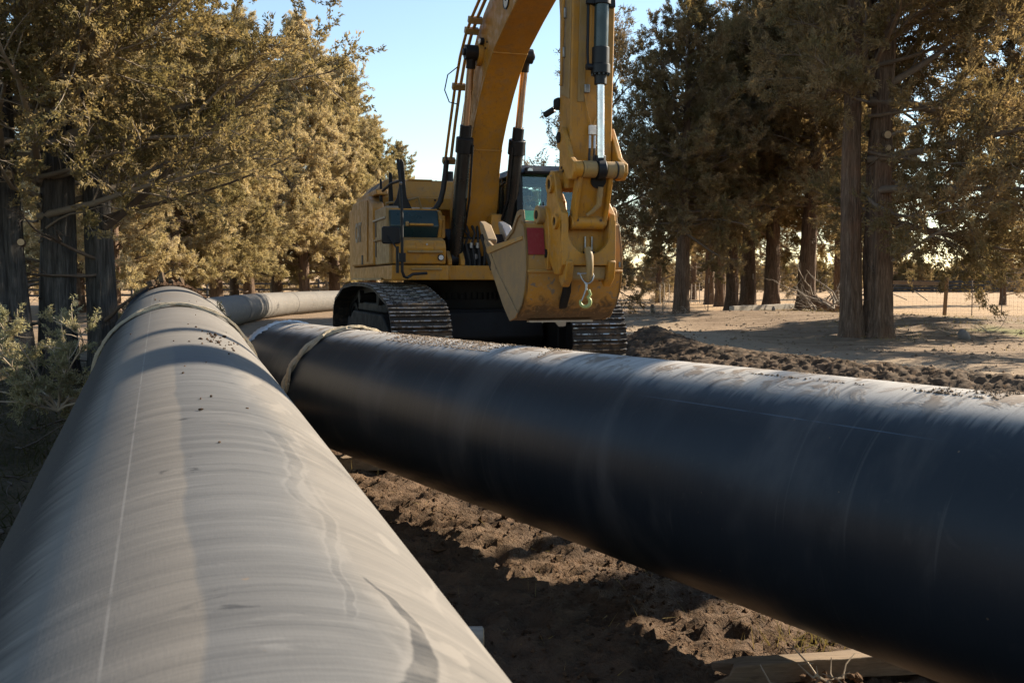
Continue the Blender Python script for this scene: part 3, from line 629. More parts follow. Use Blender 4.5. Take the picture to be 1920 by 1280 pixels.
# --- tracks
def hull_path():
    pts = []
    fx, rx, zr, zf, rf, rrr = 2.22, -1.75, .66, .62, .60, .58
    pts += [(-1.15, 1.37), (-.2, 1.42), (.6, 1.42), (1.45, 1.38)]
    for k in range(9):
        a = R_(62 - k * (62 + 90) / 8); pts.append((fx + math.cos(a) * rf, zf + math.sin(a) * rf))
    pts += [(1.2, .03), (0, .03), (-1.2, .03)]
    for k in range(9):
        a = R_(-90 - k * (145) / 8); pts.append((rx + math.cos(a) * rrr, zr + math.sin(a) * rrr))
    return pts
hp = hull_path(); hp = [Vector((a, 0, b)) for a, b in hp]; seg = [(hp[(i + 1) % len(hp)] - hp[i]).length for i in range(len(hp))]; tot = sum(seg)
def at_len(s):
    s %= tot
    for i, l in enumerate(seg):
        if s <= l: return hp[i].lerp(hp[(i + 1) % len(hp)], s / l)
        s -= l
    return hp[0]
NS = round(tot / .228); pitch = tot / NS; SW = .85
def shoe_mesh():
    # triple grouser plate; local z = outward, x = along the chain
    m = []; hp_ = pitch / 2 * .97
    prof = [(-hp_, -.012), (-hp_, .012), (-hp_ + .014, .040), (-hp_ + .028, .040), (-hp_ + .040, .010), (-.016, .010), (-.008, .040), (.008, .040), (.016, .010), (hp_ - .040, .010), (hp_ - .028, .040), (hp_ - .014, .040), (hp_, .012), (hp_, -.012)]
    nw = 9; V = []; W = []
    rg = random.Random(2)
    for j in range(nw + 1):
        y = (j / nw - .5) * SW
        for (a, b) in prof: V.append((a, y, b + (rg.uniform(-.003, .002) if b > .03 else 0))); W.append(1. if b > .03 else 0.)
    F = []; k = len(prof)
    for j in range(nw):
        for i in range(k): F.append((j * k + i, (j + 1) * k + i, (j + 1) * k + (i + 1) % k, j * k + (i + 1) % k))
    F4 = [F]; me = arr_mesh('track_shoe', V, [np.array(F)], attrs=dict(worn=W), sharp=30)
    bm = bmesh.new(); bm.from_mesh(me)
    bm.verts.ensure_lookup_table()
    bm.faces.new([bm.verts[i] for i in range(k)][::-1]); bm.faces.new([bm.verts[nw * k + i] for i in range(k)]); bm.to_mesh(me); bm.free(); me.materials.append(M['shoe']); return me
shoe_me = shoe_mesh(); TRK = R_(2)
for side in (-1, 1):
    ty = side * 1.325
    fm = MB()     # side frame
    fm.prism([(-1.5, .34), (-1.4, .30), (1.5, .30), (1.8, .42), (1.8, .78), (1.3, .98), (-1.1, .98), (-1.5, .82)], ty - .26, ty + .26)
    fm.box((0, ty, 1.06), (2.4, .30, .14))
    tr = fm.obj('track', M['dark_steel'], EX, bevel=.02); tr.rotation_euler = (0, 0, TRK)
    for (n_, x, z, r) in (('idler_wheel', 2.22, .62, .50), ('drive_sprocket', -1.75, .66, .47)):
        w = MB(); w.cyl((x, ty - .09, z), (x, ty + .09, z), r, 28); w.cyl((x, ty - .22, z), (x, ty + .22, z), r * .45, 20); w.ring((x, ty, z), (0, 1, 0), r * .98, r * .8, .24, 28)
        w.obj(n_, M['dark_steel'], tr, bevel=.01)
    for k in range(8):
        x = -1.3 + k * .42; w = MB(); w.cyl((x, ty - .24, .26), (x, ty + .24, .26), .17, 18); w.cyl((x, ty - .30, .26), (x, ty + .30, .26), .075, 12); w.obj('track_roller', M['dark_steel'], tr)
    for x in (-.85, .75):
        w = MB(); w.cyl((x, ty - .2, 1.22), (x, ty + .2, 1.22), .11, 14); w.obj('carrier_roller', M['dark_steel'], tr)
    cv = MB()
    for x in (-1.15, -.25, .65): cv.box((x, ty - side * 0 - .275 * (1 if side < 0 else -1), .56), (.09, .03, .13))
    ch = MB(); n = NS
    pts = [at_len(i * pitch) for i in range(NS)]; c0 = Vector((0, 0, .7))
    for i in range(NS):
        a, b = pts[i], pts[(i + 1) % NS]; mid = (a + b) / 2; d = (b - a).normalized(); nrm = Vector((-d.z, 0, d.x)); 
        if nrm.dot(mid - c0) < 0: nrm = -nrm
        for yy_ in (-.11, .11): ch.box(mid + Vector((0, ty + yy_, 0)) - nrm * .06, (pitch * 1.02, .045, .11), M=Matrix((d, Vector((0, 1, 0)), d.cross(Vector((0, 1, 0))))).transposed())
    tag(ch.obj('track_chain', M['dark_steel'], tr), kind='stuff')
    for i in range(NS):
        a, b = pts[i], pts[(i + 1) % NS]; mid = (a + b) / 2; d = (b - a).normalized(); nrm = Vector((-d.z, 0, d.x))
        if nrm.dot(mid - c0) < 0: nrm = -nrm; d = -d
        o = bpy.data.objects.new('track_shoe', shoe_me); col.objects.link(o); o.parent = tr
        yv = nrm.cross(d); rm = Matrix((d, yv, nrm)).transposed(); o.rotation_euler = rm.to_euler(); o.location = (mid.x, ty, mid.z)
    for x in (-1.35, -.62):
        MB().box((x + .1, ty - side * 0 + (-.285 if side < 0 else .285), .60 - (x + 1.35) * .1), (.085, .03, .12)).obj('frame_plate', M['railpale'], tr, bevel=.006)
# --- lower frame and slewing ring
m = MB(); m.prism([(-1.3, .42), (1.35, .42), (1.55, .62), (1.45, 1.02), (-1.4, 1.02), (-1.5, .6)], -.95, .95); m.box((1.0, 0, .98), (.5, 1.9, .14)); m.box((-1.0, 0, .98), (.5, 1.9, .14))
o = m.obj('lower_frame', M['dark_steel'], EX, bevel=.03); o.rotation_euler = (0, 0, TRK)
m = MB(); m.cyl((0, 0, 1.05), (0, 0, 1.20), .98, 48); m.cyl((0, 0, 1.30), (0, 0, 1.50), .92, 48)
o = m.obj('slewing_ring', M['dark_steel'], EX, bevel=.01)
for k in range(64):
    a = 2 * math.pi * k / 64
    if math.cos(a) < -.1: continue
    if k == 0: tm = MB().box((0, 0, 0), (.05, .045, .10)).obj('ring_tooth', M['dark_steel'], o)
    else: tm = tm.copy(); col.objects.link(tm)
    tm.location = (math.cos(a) * .95, math.sin(a) * .95, 1.25); tm.rotation_euler = (0, 0, a)
MB().cyl((0, 0, 1.19), (0, 0, 1.31), .93, 48).obj('ring_core', M['dark_steel'], o)
# --- upper frame
m = MB(); m.prism([(-2.9, -1.40), (-2.1, -1.46), (1.84, -1.46), (1.84, -.62), (1.62, -.55), (1.62, .42), (1.86, .42), (1.9, 1.44), (-2.9, 1.44)], 1.50, 1.72, 'z')
deck = m.obj('upper_frame', Y_, EX, bevel=.015)
m = MB(); m.prism([(-2.12, -1.475), (1.1, -1.475), (1.1, -1.50), (-2.12, -1.50)], 1.50, 1.535, 'z'); m.obj('frame_lip', M['yellow_dusty'], deck)
m = MB(); m.prism([(-3.55, -.9), (-3.35, -1.25), (-2.9, -1.42), (-2.14, -1.44), (-2.14, 1.44), (-2.9, 1.42), (-3.35, 1.25), (-3.55, .9)], 1.5, 2.82, 'z'); m.obj('counterweight', Y_, EX, bevel=.06, seg=3)
# side doors with lettering
m = MB(); m.prism([(-2.1, 1.745), (.42, 1.735), (.42, 2.62), (.30, 2.72), (-.1, 2.86), (-1.9, 2.86), (-2.06, 2.74)], -1.50, -1.30); door = m.obj('side_door', Y_, EX, bevel=.035, seg=3)
MB().prism([(-2.02, 2.86), (.28, 2.86), (.2, 2.96), (-1.92, 2.96)], -1.42, -1.22).obj('door_top_rail', Y_, door, bevel=.02)
MB().prism([(-.18, 1.80), (-.10, 1.80), (-.02, 2.72), (-.10, 2.80)], -1.522, -1.495).obj('door_rib', Y_, door, bevel=.01)
MB().box((-.72, -1.505, 1.84), (.14, .014, .16)).obj('door_latch', K_, door, bevel=.004)
tc = bpy.data.curves.new('lettering', 'FONT'); tc.body = 'CAT'; tc.size = .46; tc.extrude = .006; tc.offset = .008; tc.space_character = .9
to = bpy.data.objects.new('lettering', tc); col.objects.link(to); dg = bpy.context.evaluated_depsgraph_get(); tme = bpy.data.meshes.new_from_object(to.evaluated_get(dg)); bpy.data.objects.remove(to)
lo = link('lettering', tme, M['greylet'], door); lo.rotation_euler = (R_(90), 0, 0); lo.location = (-1.50, -1.508, 2.16); lo.scale = (.82, 1., 1.)
# second side panel with louvre slots and pale trim bars
m = MB(); m.prism([(.46, 1.735), (1.72, 1.735), (1.72, 2.16), (1.56, 2.18), (1.50, 2.56), (1.44, 2.60), (.46, 2.60)], -1.475, -1.28); sp2 = m.obj('louvred_panel', M['yellow_dusty'], EX, bevel=.02)
for (z0, xx) in ((2.17, 1.05), (1.86, 1.1)):
    MB().prism([(.50, z0), (.60, z0), (.60, z0 + .24), (.50, z0 + .24)], -1.484, -1.47).obj('intake_slot', M['louvre'], sp2)
    m = MB(); m.box((xx - .13, -1.492, z0 + .255), (1.02 if z0 > 2 else .96, .03, .032)); m.obj('trim_bar', M['railpale'] if z0 > 2 else M['yellow_dusty'], sp2, bevel=.008)
# hood
m = MB(); vs = []
def frust(b0, b1, z0, z1):
    (x0, x1, y0, y1), (u0, u1, w0, w1) = b0, b1
    return [(x0, y0, z0), (x1, y0, z0), (x1, y1, z0), (x0, y1, z0), (u0, w0, z1), (u1, w0, z1), (u1, w1, z1), (u0, w1, z1)], [(0, 3, 2, 1), (4, 5, 6, 7), (0, 1, 5, 4), (1, 2, 6, 5), (2, 3, 7, 6), (3, 0, 4, 7)]
m.add(*frust((-2.55, -.55, -1.36, 1.30), (-2.5, -.72, -1.10, 1.2), 2.90, 3.21)); m.box((-1.55, -.03, 2.80), (2.02, 2.68, .22)); hood = m.obj('engine_hood', Y_, EX, bevel=.025, seg=3)
for k in range(2):
    x0 = -1.9 + k * .52; m = MB(); f = lambda z: -1.36 + .26 * (z - 2.9) / .31 - .004
    m.add([(x0, f(2.95), 2.95), (x0 + .40, f(2.95), 2.95), (x0 + .40, f(3.17), 3.17), (x0, f(3.17), 3.17), (x0, f(2.95) + .02, 2.95), (x0 + .40, f(2.95) + .02, 2.95), (x0 + .40, f(3.17) + .02, 3.17), (x0, f(3.17) + .02, 3.17)], [(0, 1, 2, 3), (4, 7, 6, 5), (0, 4, 5, 1), (1, 5, 6, 2), (2, 6, 7, 3), (3, 7, 4, 0)]); m.obj('hood_vent', M['louvre'], hood)
MB().box((-.64, -.22, 3.04), (.012, .012, .40), M=Matrix.Rotation(R_(-28), 3, 'Y')).obj('hood_seam', K_, hood)
MB().box((-.542, -.22, 2.80), (.01, .014, .2)).obj('hood_seam', K_, hood)
m = MB(); m.box((-.80, -.50, 3.212), (.20, .42, .02)); m.obj('hood_hatch', Y_, hood, bevel=.004)
MB().cyl((-1.9, .3, 3.2), (-1.9, .3, 3.5), .07, 14).obj('exhaust_pipe', K_, hood)
for (yy_, zz_) in ((-.72, 2.86), (-.28, 2.86), (-1.02, 2.85)): MB().cyl((-.548, yy_, zz_), (-.53, yy_, zz_), .018, 10).obj('hood_bolt', K_, hood)
# bulkhead step in front of the hood
m = MB(); m.prism([(-.55, 1.72), (.95, 1.72), (.95, 2.55), (.45, 2.66), (-.55, 2.70)], -1.28, -.50); m.obj('tank_housing', Y_, EX, bevel=.03)
for k, (x, y0) in enumerate(((.62, -1.18), (.86, -1.02))):
    m = MB(); m.tube([(x, y0 - .14, 2.58), (x, y0 - .14, 2.70), (x - .02, y0 + .16, 2.74 + .04 * k), (x - .02, y0 + .22, 2.58)], .022, 8); m.obj('step_guard', M['yellow_dusty'], EX)
# black tool platform and box in front
m = MB(); m.prism([(.9, 2.12), (1.50, 2.12), (1.62, 2.30), (1.52, 2.54), (.9, 2.54)], -1.44, -.70); fb = m.obj('front_bin', M['cyl'], EX, bevel=.02)
MB().box((1.655, -.98, 2.32), (.05, .36, .035)).obj('grab_bar', Y_, fb, bevel=.01)
MB().box((1.635, -1.19, 2.33), (.05, .045, .07)).obj('bin_latch', M['yellow_dusty'], fb, bevel=.01)
MB().box((1.35, -1.05, 2.552), (.3, .70, .022)).obj('bin_lip', Y_, fb, bevel=.006)
m = MB(); m.prism([(1.0, 1.735), (1.86, 1.735), (1.90, 1.98), (1.84, 2.08), (1.66, 2.13), (1.0, 2.13)], -1.42, -.66); tb = m.obj('toolbox', Y_, EX, bevel=.022, seg=3)
MB().prism([(1.868, 1.94), (1.885, 1.94), (1.848, 2.08), (1.83, 2.08)], -1.26, -.72).obj('toolbox_lid', Y_, tb, bevel=.006)
MB().box((1.915, -.98, 1.91), (.05, .52, .032)).obj('toolbox_handle', M['yellow_dusty'], tb, bevel=.01)
MB().box((1.888, -.97, 2.0), (.012, .30, .10)).obj('lid_boss', Y_, tb, bevel=.01)
MB().cyl((1.88, -.95, 2.02), (1.905, -.95, 2.02), .017, 12).obj('lid_lock', M['steel'], tb)
MB().cyl((1.87, -.74, 1.83), (1.90, -.74, 1.83), .048, 20).obj('lamp_rim', K_, tb); MB().cyl((1.895, -.74, 1.83), (1.908, -.74, 1.83), .036, 20).obj('lamp_lens', M['lens'], tb)
MB().box((1.2, -1.432, 1.84), (.16, .012, .12)).obj('warning_label', M['white'], tb)
MB().box((1.848, -.95, 1.66), (.05, .46, .03)).obj('step_edge', M['yellow_dusty'], deck, bevel=.008)
m = MB(); m.tube([(1.45, -.68, 2.14), (1.5, -.66, 2.40), (1.42, -.66, 2.50), (1.0, -.66, 2.54)], .05, 10); m.box((1.36, -.62, 2.3), (.2, .10, .34)); m.obj('box_cheek', Y_, EX, bevel=.01)
# mirrors, handrails
m = MB(); m.tube([(2.05, -1.40, 3.22), (2.14, -1.385, 2.9), (2.18, -1.37, 2.5), (2.18, -1.37, 1.62), (2.17, -1.34, 1.55), (2.14, -1.29, 1.535), (2.08, -1.20, 1.585), (2.02, -.98, 1.60)], .021, 10); hr = m.obj('grab_rail', K_, EX)
MB().box((2.17, -1.37, 1.82), (.06, .10, .13)).obj('rail_clamp', K_, hr, bevel=.008); MB().cyl((2.14, -1.38, 2.84), (2.17, -1.38, 2.88), .02, 8).obj('rail_pin', M['steel'], hr)
m = MB(); m.tube([(2.08, -1.42, 1.60), (2.08, -1.42, 1.98)], .023, 10); m.tube([(2.08, -1.42, 1.94), (2.02, -1.48, 2.04), (1.96, -1.54, 2.14)], .012, 8); ma = m.obj('mirror_arm', K_, EX)
m = MB(); m.prism([(-1.60, 2.02), (-1.37, 2.02), (-1.35, 2.05), (-1.35, 2.24), (-1.38, 2.27), (-1.60, 2.27), (-1.62, 2.24), (-1.62, 2.05)], 1.90, 1.97, 'x'); m.obj('rear_view_mirror', K_, ma, bevel=.015)
for (x, yv, zt, w, zb) in ((.15, -1.33, 3.12, .035, 2.62), (.40, -1.22, 3.20, .05, 2.62)):
    m = MB(); m.prism([(yv - w / 2, zb), (yv + w, zb), (yv + w * .5, zt - .04), (yv + w * .3, zt), (yv - w * .5, zt)], x, x + .05, 'x'); m.obj('guard_upright', K_, EX, bevel=.006)
m = MB(); m.prism([(-1.31, 2.58), (-.98, 2.58), (-1.07, 2.78), (-1.11, 3.30), (-1.15, 3.36), (-1.19, 3.30), (-1.18, 2.95), (-1.22, 2.76)], .95, 1.0, 'x'); m.obj('guard_upright', K_, EX, bevel=.008)
MB().tube([(1.0, -1.16, 3.02), (.72, -1.26, 3.0), (.3, -1.32, 2.92)], .022, 8).obj('guard_cross_rail', K_, EX)
# boom foot bay
m = MB(); m.prism([(.55, 1.72), (1.30, 1.72), (1.30, 2.12), (.9, 2.30), (.55, 2.30)], -.50, .42); bay = m.obj('boom_bay', M['dark_steel'], EX, bevel=.02)
MB().box((1.312, -.15, 2.0), (.02, .50, .26)).obj('bay_plate', Y_, bay, bevel=.005)
MB().box((1.325, -.28, 2.02), (.01, .13, .055)).obj('warning_label', M['white'], bay)
for yy_ in (-.54, -.34): MB().prism([(1.0, 1.72), (1.62, 1.72), (1.62, 1.80), (1.5, 1.93), (1.38, 1.95), (1.2, 1.9)], yy_ - .035, yy_ + .035).obj('cylinder_lug', Y_, deck, bevel=.012)
for yy_ in (.34, .54): MB().prism([(1.0, 1.72), (1.62, 1.72), (1.62, 1.80), (1.5, 1.93), (1.38, 1.95), (1.2, 1.9)], yy_ - .035, yy_ + .035).obj('cylinder_lug', Y_, deck, bevel=.012)
MB().cyl((1.30, -.18, 1.86), (1.36, -.18, 1.86), .20, 24).obj('swivel_block', K_, bay)
rg = random.Random(5)
for k in range(7):
    y0 = -.34 + k * .1; m = MB(); m.tube([(1.40, y0 * .7, 1.60), (1.44, y0 * .8, 1.80), (1.40, y0, 2.05), (1.38 + .05 * rg.random(), y0 + rg.uniform(-.05, .05), 2.22), (1.30, y0 * .9, 2.36), (1.18, y0 * .8, 2.38)], .020, 8); m.obj('hydraulic_hose', B_, EX)
for yy_ in (-.16, -.06): MB().cyl((1.42, yy_, 1.99), (1.42, yy_, 2.07), .03, 10).obj('hose_fitting', M['steel'], bay)
for yy_ in (-.30, -.07): MB().cyl((1.31, yy_, 1.86), (1.38, yy_, 1.86), .04, 14).obj('port_cap', M['steel'], bay)
# --- boom
top_prof = [(.45, 1.90), (.36, 2.20), (.42, 2.70), (.72, 3.22), (.99, 3.65), (1.32, 4.15), (1.60, 4.52), (1.94, 4.87), (2.15, 5.04), (2.5, 5.23), (3.2, 5.50), (4.2, 5.78), (5.2, 5.98), (5.62, 5.98)]
bot_prof = [(5.72, 5.80), (5.60, 5.62), (5.2, 5.36), (4.25, 5.05), (3.65, 4.86), (3.0, 4.62), (2.62, 4.38), (2.30, 4.12), (1.98, 3.80), (1.74, 3.50), (1.60, 3.15), (1.52, 2.75), (1.30, 2.25), (.92, 1.86), (.65, 1.78)]
bw = .25
m = MB(); m.prism(top_prof + bot_prof, -bw, bw); boom = m.obj('boom', Y_, EX, bevel=.012)
for sy in (-1, 1):    # lapped side plates stand a little proud
    m = MB(); m.prism([(.55, 2.0), (.5, 2.6), (.85, 3.22), (1.2, 3.78), (1.55, 4.30), (2.0, 4.80), (2.3, 4.98), (2.75, 4.76), (2.45, 4.34), (1.90, 3.84), (1.62, 3.46), (1.50, 3.0), (1.44, 2.6), (1.0, 2.05)], sy * bw - .004, sy * bw + .008); m.obj('side_plate', Y_, boom, bevel=.004)
    for (x, z) in ((2.62, 4.72), (2.70, 4.79)): MB().cyl((x, sy * (bw + .003), z), (x, sy * (bw + .02), z), .014, 8).obj('plate_bolt', M['louvre'], boom)
for (t0, n0) in (((1.71, 3.44), 0), ((2.96, 4.60), 1)):
    MB().box((t0[0], 0, t0[1] - .004), (.022, .50, .022)).obj('weld_seam', Y_, boom, bevel=.004)
MB().cyl((2.52, -.262, 4.84), (2.52, -.31, 4.84), .048, 20).obj('work_lamp', K_, boom); MB().cyl((2.52, -.30, 4.84), (2.52, -.325, 4.84), .037, 20).obj('lamp_lens', M['lens'], boom)
MB().cyl((3.62, -.252, 5.13), (3.62, -.262, 5.13), .12, 28).obj('boom_emblem', M['white'], boom)
MB().ring((3.62, -.259, 5.13), (0, 1, 0), .13, .11, .014, 28).obj('emblem_rim', K_, boom)
m = MB(); m.cyl((3.62, -.262, 5.15), (3.62, -.266, 5.15), .045, 12); m.obj('emblem_mark', K_, boom)
m = MB(); m.cyl((5.45, -.33, 5.72), (5.45, .33, 5.72), .13, 20); m.obj('boom_tip_pin', Y_, boom)
m = MB(); m.cyl((.72, -.42, 2.02), (.72, .42, 2.02), .14, 20); m.obj('boom_foot_pin', Y_, boom)
# pipes and hoses along the boom back
for k, (dy, r_, mt) in enumerate(((-.35, .024, 'yellow_dusty'), (-.43, .022, 'yellow'))):
    m = MB(); pth = [(.90 - .03 * k, dy, 3.36), (1.20, dy, 3.88), (1.52, dy, 4.36), (1.86, dy, 4.76), (2.2, dy, 5.0), (2.55, dy, 5.16), (3.1, dy, 5.34), (3.9, dy, 5.55), (4.8, dy, 5.78)]; m.tube(pth, r_, 10); m.obj('hydraulic_pipe', M[mt], boom)
for (x, z) in ((.90, 3.36), (1.56, 4.38), (2.32, 5.02), (2.52, 5.12)):
    MB().box((x, -.38, z), (.09, .20, .09), M=Matrix.Rotation(R_(-55), 3, 'Y')).obj('pipe_clamp', M['yellow_dusty'], boom, bevel=.01)
m = MB(); m.tube([(.92, -.42, 3.36), (1.0, -.46, 3.15), (1.02, -.50, 2.9), (1.0, -.54, 2.72), (1.0, -.62, 2.60), (1.04, -.76, 2.52), (1.1, -.86, 2.50)], .042, 12); m.obj('boom_hose', B_, boom)
m = MB(); m.tube([(1.12, -.92, 2.49), (1.06, -.78, 2.51)], .052, 12); m.obj('hose_collar', M['steel'], boom)
m = MB(); m.tube([(1.08, -.46, 3.4), (1.02, -.46, 3.1), (1.04, -.5, 2.85)], .018, 8); m.obj('thin_hose', B_, boom)
m = MB(); m.tube([(1.98, -.50, 4.58), (1.78, -.60, 4.50), (1.66, -.62, 4.30), (1.70, -.56, 4.12), (1.8, -.46, 4.08)], .009, 6); m.obj('sensor_cable', B_, boom)
# boom cylinders
for sy, nm in ((-1, 0), (1, 1)):
    y = sy * .40; top = Vector((2.40, y, 4.70)); foot = Vector((1.40, y, 1.82)); d = (foot - top).normalized()
    b0 = foot + (top - foot) * .60
    m = MB(); m.cyl(b0, foot, .105, 24); bar = m.obj('boom_cylinder', M['black_gloss'], EX)
    m = MB(); m.cyl(b0 - d * .20, b0 + d * .02, .085, 24); m.cyl(b0 - d * .02, b0 + d * .20, .128, 24); m.obj('gland_collar', K_, bar, bevel=.008)
    m = MB(); m.cyl(top, b0, .052, 20); m.obj('piston_rod', M['bronze'], bar)
    m = MB(); m.cyl((top.x, y - .10, top.z), (top.x, y + .10, top.z), .105, 24); m.cyl((top.x, y - .13, top.z), (top.x, y + .13, top.z), .05, 16); m.cyl(top, top + d * .22, .068, 16); m.obj('rod_eye', K_, bar, bevel=.006)
    m = MB(); m.cyl((foot.x, y - .09, foot.z), (foot.x, y + .09, foot.z), .12, 20); m.obj('cylinder_foot', K_, bar, bevel=.006)
    m = MB(); o1 = Vector((.11, -sy * .10, 0)); m.tube([b0 + d * .1 + o1, b0 + d * .25 + o1, b0 + d * .9 + o1 * 1.1, foot + Vector((.05, -sy * .13, .42)), foot + Vector((.10, -sy * .22, .30))], .017, 8); m.obj('oil_pipe', K_, bar)
    m = MB(); m.cyl((top.x - .04, -sy * 0 + sy * .25, top.z), (top.x - .04, sy * .32, top.z), .17, 24); m.obj('pin_boss', Y_, boom, bevel=.01)
MB().cyl((2.36, -.5, 4.70), (2.36, .5, 4.70), .05, 14).obj('boom_pin', M['steel'], boom)
# --- stick
m = MB(); sw = .245
m.prism([(5.62, 2.52), (5.90, 2.50), (5.98, 2.75), (6.0, 3.4), (6.06, 4.6), (6.14, 5.6), (6.02, 6.1), (5.5, 6.55), (5.20, 6.35), (5.25, 5.9), (5.50, 5.3), (5.64, 4.4), (5.64, 3.2)], -sw, sw); stick = m.obj('stick', Y_, EX, bevel=.014)
MB().prism([(5.70, 3.55), (5.98, 3.45), (6.03, 4.4), (6.1, 5.5), (5.72, 5.5), (5.76, 4.4)], -sw - .012, -sw + .002).obj('reinforcing_plate', M['yellow_dusty'], stick, bevel=.005)
m = MB(); m.prism([(6.002, 3.42), (6.07, 4.6), (6.13, 5.5), (6.145, 5.5), (6.085, 4.6), (6.014, 3.42)], -.17, -.09); m.obj('guide_strip', M['yellow_dusty'], stick, bevel=.004)
for k, yv in enumerate((-.285, -.05)):
    m = MB(); m.tube([(5.80 if k == 0 else 6.05, yv, 3.62 + .2 * k), (5.86 if k == 0 else 6.08, yv, 4.2), (5.94 if k == 0 else 6.15, yv, 5.4)], .016 if k == 0 else .009, 8); m.obj('grease_line', Y_, stick)
for (x, yv, z) in ((5.84, -.272, 3.97), (5.88, -.272, 4.38)): MB().box((x, yv, z), (.06, .03, .11)).obj('line_clip', M['steel'], stick, bevel=.006)
MB().box((6.035, -.07, 3.56), (.03, .06, .09)).obj('line_clip', M['steel'], stick, bevel=.006)
m = MB(); m.tube([(6.02, -.09, 3.5), (6.03, -.05, 3.28), (6.03, -.01, 3.16)], .010, 6); m.tube([(6.03, .12, 3.42), (6.03, .04, 3.26), (6.03, .0, 3.16)], .010, 6); m.obj('grease_line', Y_, stick)
MB().box((6.04, -.005, 3.12), (.04, .085, .10)).obj('line_clip', M['white'], stick, bevel=.006)
for yv in (-.035, .02):
    m = MB(); m.tube([(6.04, yv, 3.06), (6.06, yv - .01, 2.9)], .014, 6); m.obj('hose_fitting', M['steel'], stick)
    m = MB(); m.tube([(6.06, yv - .01, 2.92), (6.06, yv - .02, 2.74), (6.04, yv - .05, 2.6), (6.0, yv - .07, 2.5)], .014, 8); m.obj('thin_hose', B_, stick)
MB().box((5.995, .03, 2.78), (.03, .14, .13)).obj('cover_plate', M['yellow_dusty'], stick, bevel=.01)
m = MB(); m.box((5.60, -.22, 3.46), (.13, .14, .13)); m.obj('lamp_bracket', M['dark_steel'], stick, bevel=.03)
m = MB(); m.cyl((5.54, -.27, 3.41), (5.42, -.34, 3.36), .036, 12); m.obj('lock_bar', K_, stick, bevel=.01)
# bucket cylinder on the front of the stick
bx = 6.22
m = MB(); m.cyl((bx + .09, .01, 5.9), (bx, .01, 3.74), .077, 24); bc = m.obj('bucket_cylinder', M['cyl'], stick)
m = MB(); m.cyl((bx, .01, 3.78), (bx, .01, 3.68), .104, 28); m.cyl((bx + .004, .01, 3.96), (bx, .01, 3.78), .092, 28); m.cyl((bx, .01, 3.68), (bx, .01, 3.57), .066, 24); m.obj('gland_collar', K_, bc, bevel=.006)
for k in range(12):
    a = 2 * math.pi * k / 12
    bo = MB().cyl((0, 0, -.015), (0, 0, 0), .012, 6).obj('gland_bolt', M['black_gloss'], bc) if k == 0 else bo.copy()
    if k: col.objects.link(bo)
    bo.location = (bx + math.cos(a) * .088, .01 + math.sin(a) * .088, 3.68)
m = MB(); m.tube([(bx + .03, -.13, 5.6), (bx - .02, -.13, 3.90), (bx, -.13, 3.76), (bx, -.06, 3.75)], .016, 8); m.cyl((bx, -.15, 3.75), (bx, -.08, 3.75), .035, 10); m.obj('oil_pipe', K_, bc)
m = MB(); m.ring((bx + .02, .01, 4.42), (0, 0, 1), .100, .074, .05, 24); m.box((bx + .02, -.11, 4.42), (.06, .10, .05)); m.box((bx + .02, .12, 4.42), (.08, .07, .09)); m.obj('pipe_clamp', K_, bc, bevel=.006)
m = MB(); m.cyl((bx, .01, 3.60), (bx, .015, 2.80), .043, 24); m.obj('piston_rod', M['chrome'], bc)
px, pz = 6.20, 2.68
m = MB(); m.cyl((px, -.045 + .02, pz), (px, .045 + .02, pz), .108, 24); m.cyl((px, .02, pz), (px, .02, pz + .15), .06, 20); m.obj('rod_eye', K_, bc, bevel=.008)
m = MB(); m.cyl((px, -.26, pz), (px, .27, pz), .072, 24); lp = m.obj('linkage_pin', M['yellow_dusty'], stick)
m = MB(); m.cyl((px, .27, pz), (px, .315, pz), .062, 20); m.obj('pin_cap', M['steel'], lp, bevel=.006)
for (y0, y1) in ((-.285, -.20), (-.19, -.035), (.075, .19), (.205, .27)): MB().cyl((px, y0, pz), (px, y1, pz), .090, 24).obj('link_eye', M['yellow_dusty'] if y0 > -.25 else Y_, lp, bevel=.006)
MB().cyl((px, .192, pz), (px, .204, pz), .096, 24).obj('seal_ring', B_, lp)
for sy in (-1, 1):   # idler arms, curved
    yc = (-.275 if sy < 0 else .285); ou = [(5.70, 3.06), (5.76, 3.15), (5.88, 3.17), (6.02, 2.98), (6.12, 2.82), (6.27, 2.74), (6.28, 2.64), (6.20, 2.57), (6.06, 2.58), (5.93, 2.72), (5.82, 2.90), (5.72, 2.96)]
    m = MB(); m.prism(ou, yc - .03, yc + .03); ia = m.obj('idler_arm', Y_, stick, bevel=.01)
    MB().cyl((5.80, yc - .045, 3.06), (5.80, yc + .045, 3.06), .06, 18).obj('arm_pin', M['dark_steel'], ia)
    for (x, z) in ((5.75, 2.86), (5.73, 2.74), (5.78, 2.70)): MB().cyl((x, sy * .245, z), (x, sy * .26, z), .016, 8).obj('plate_bolt', M['louvre'], stick)
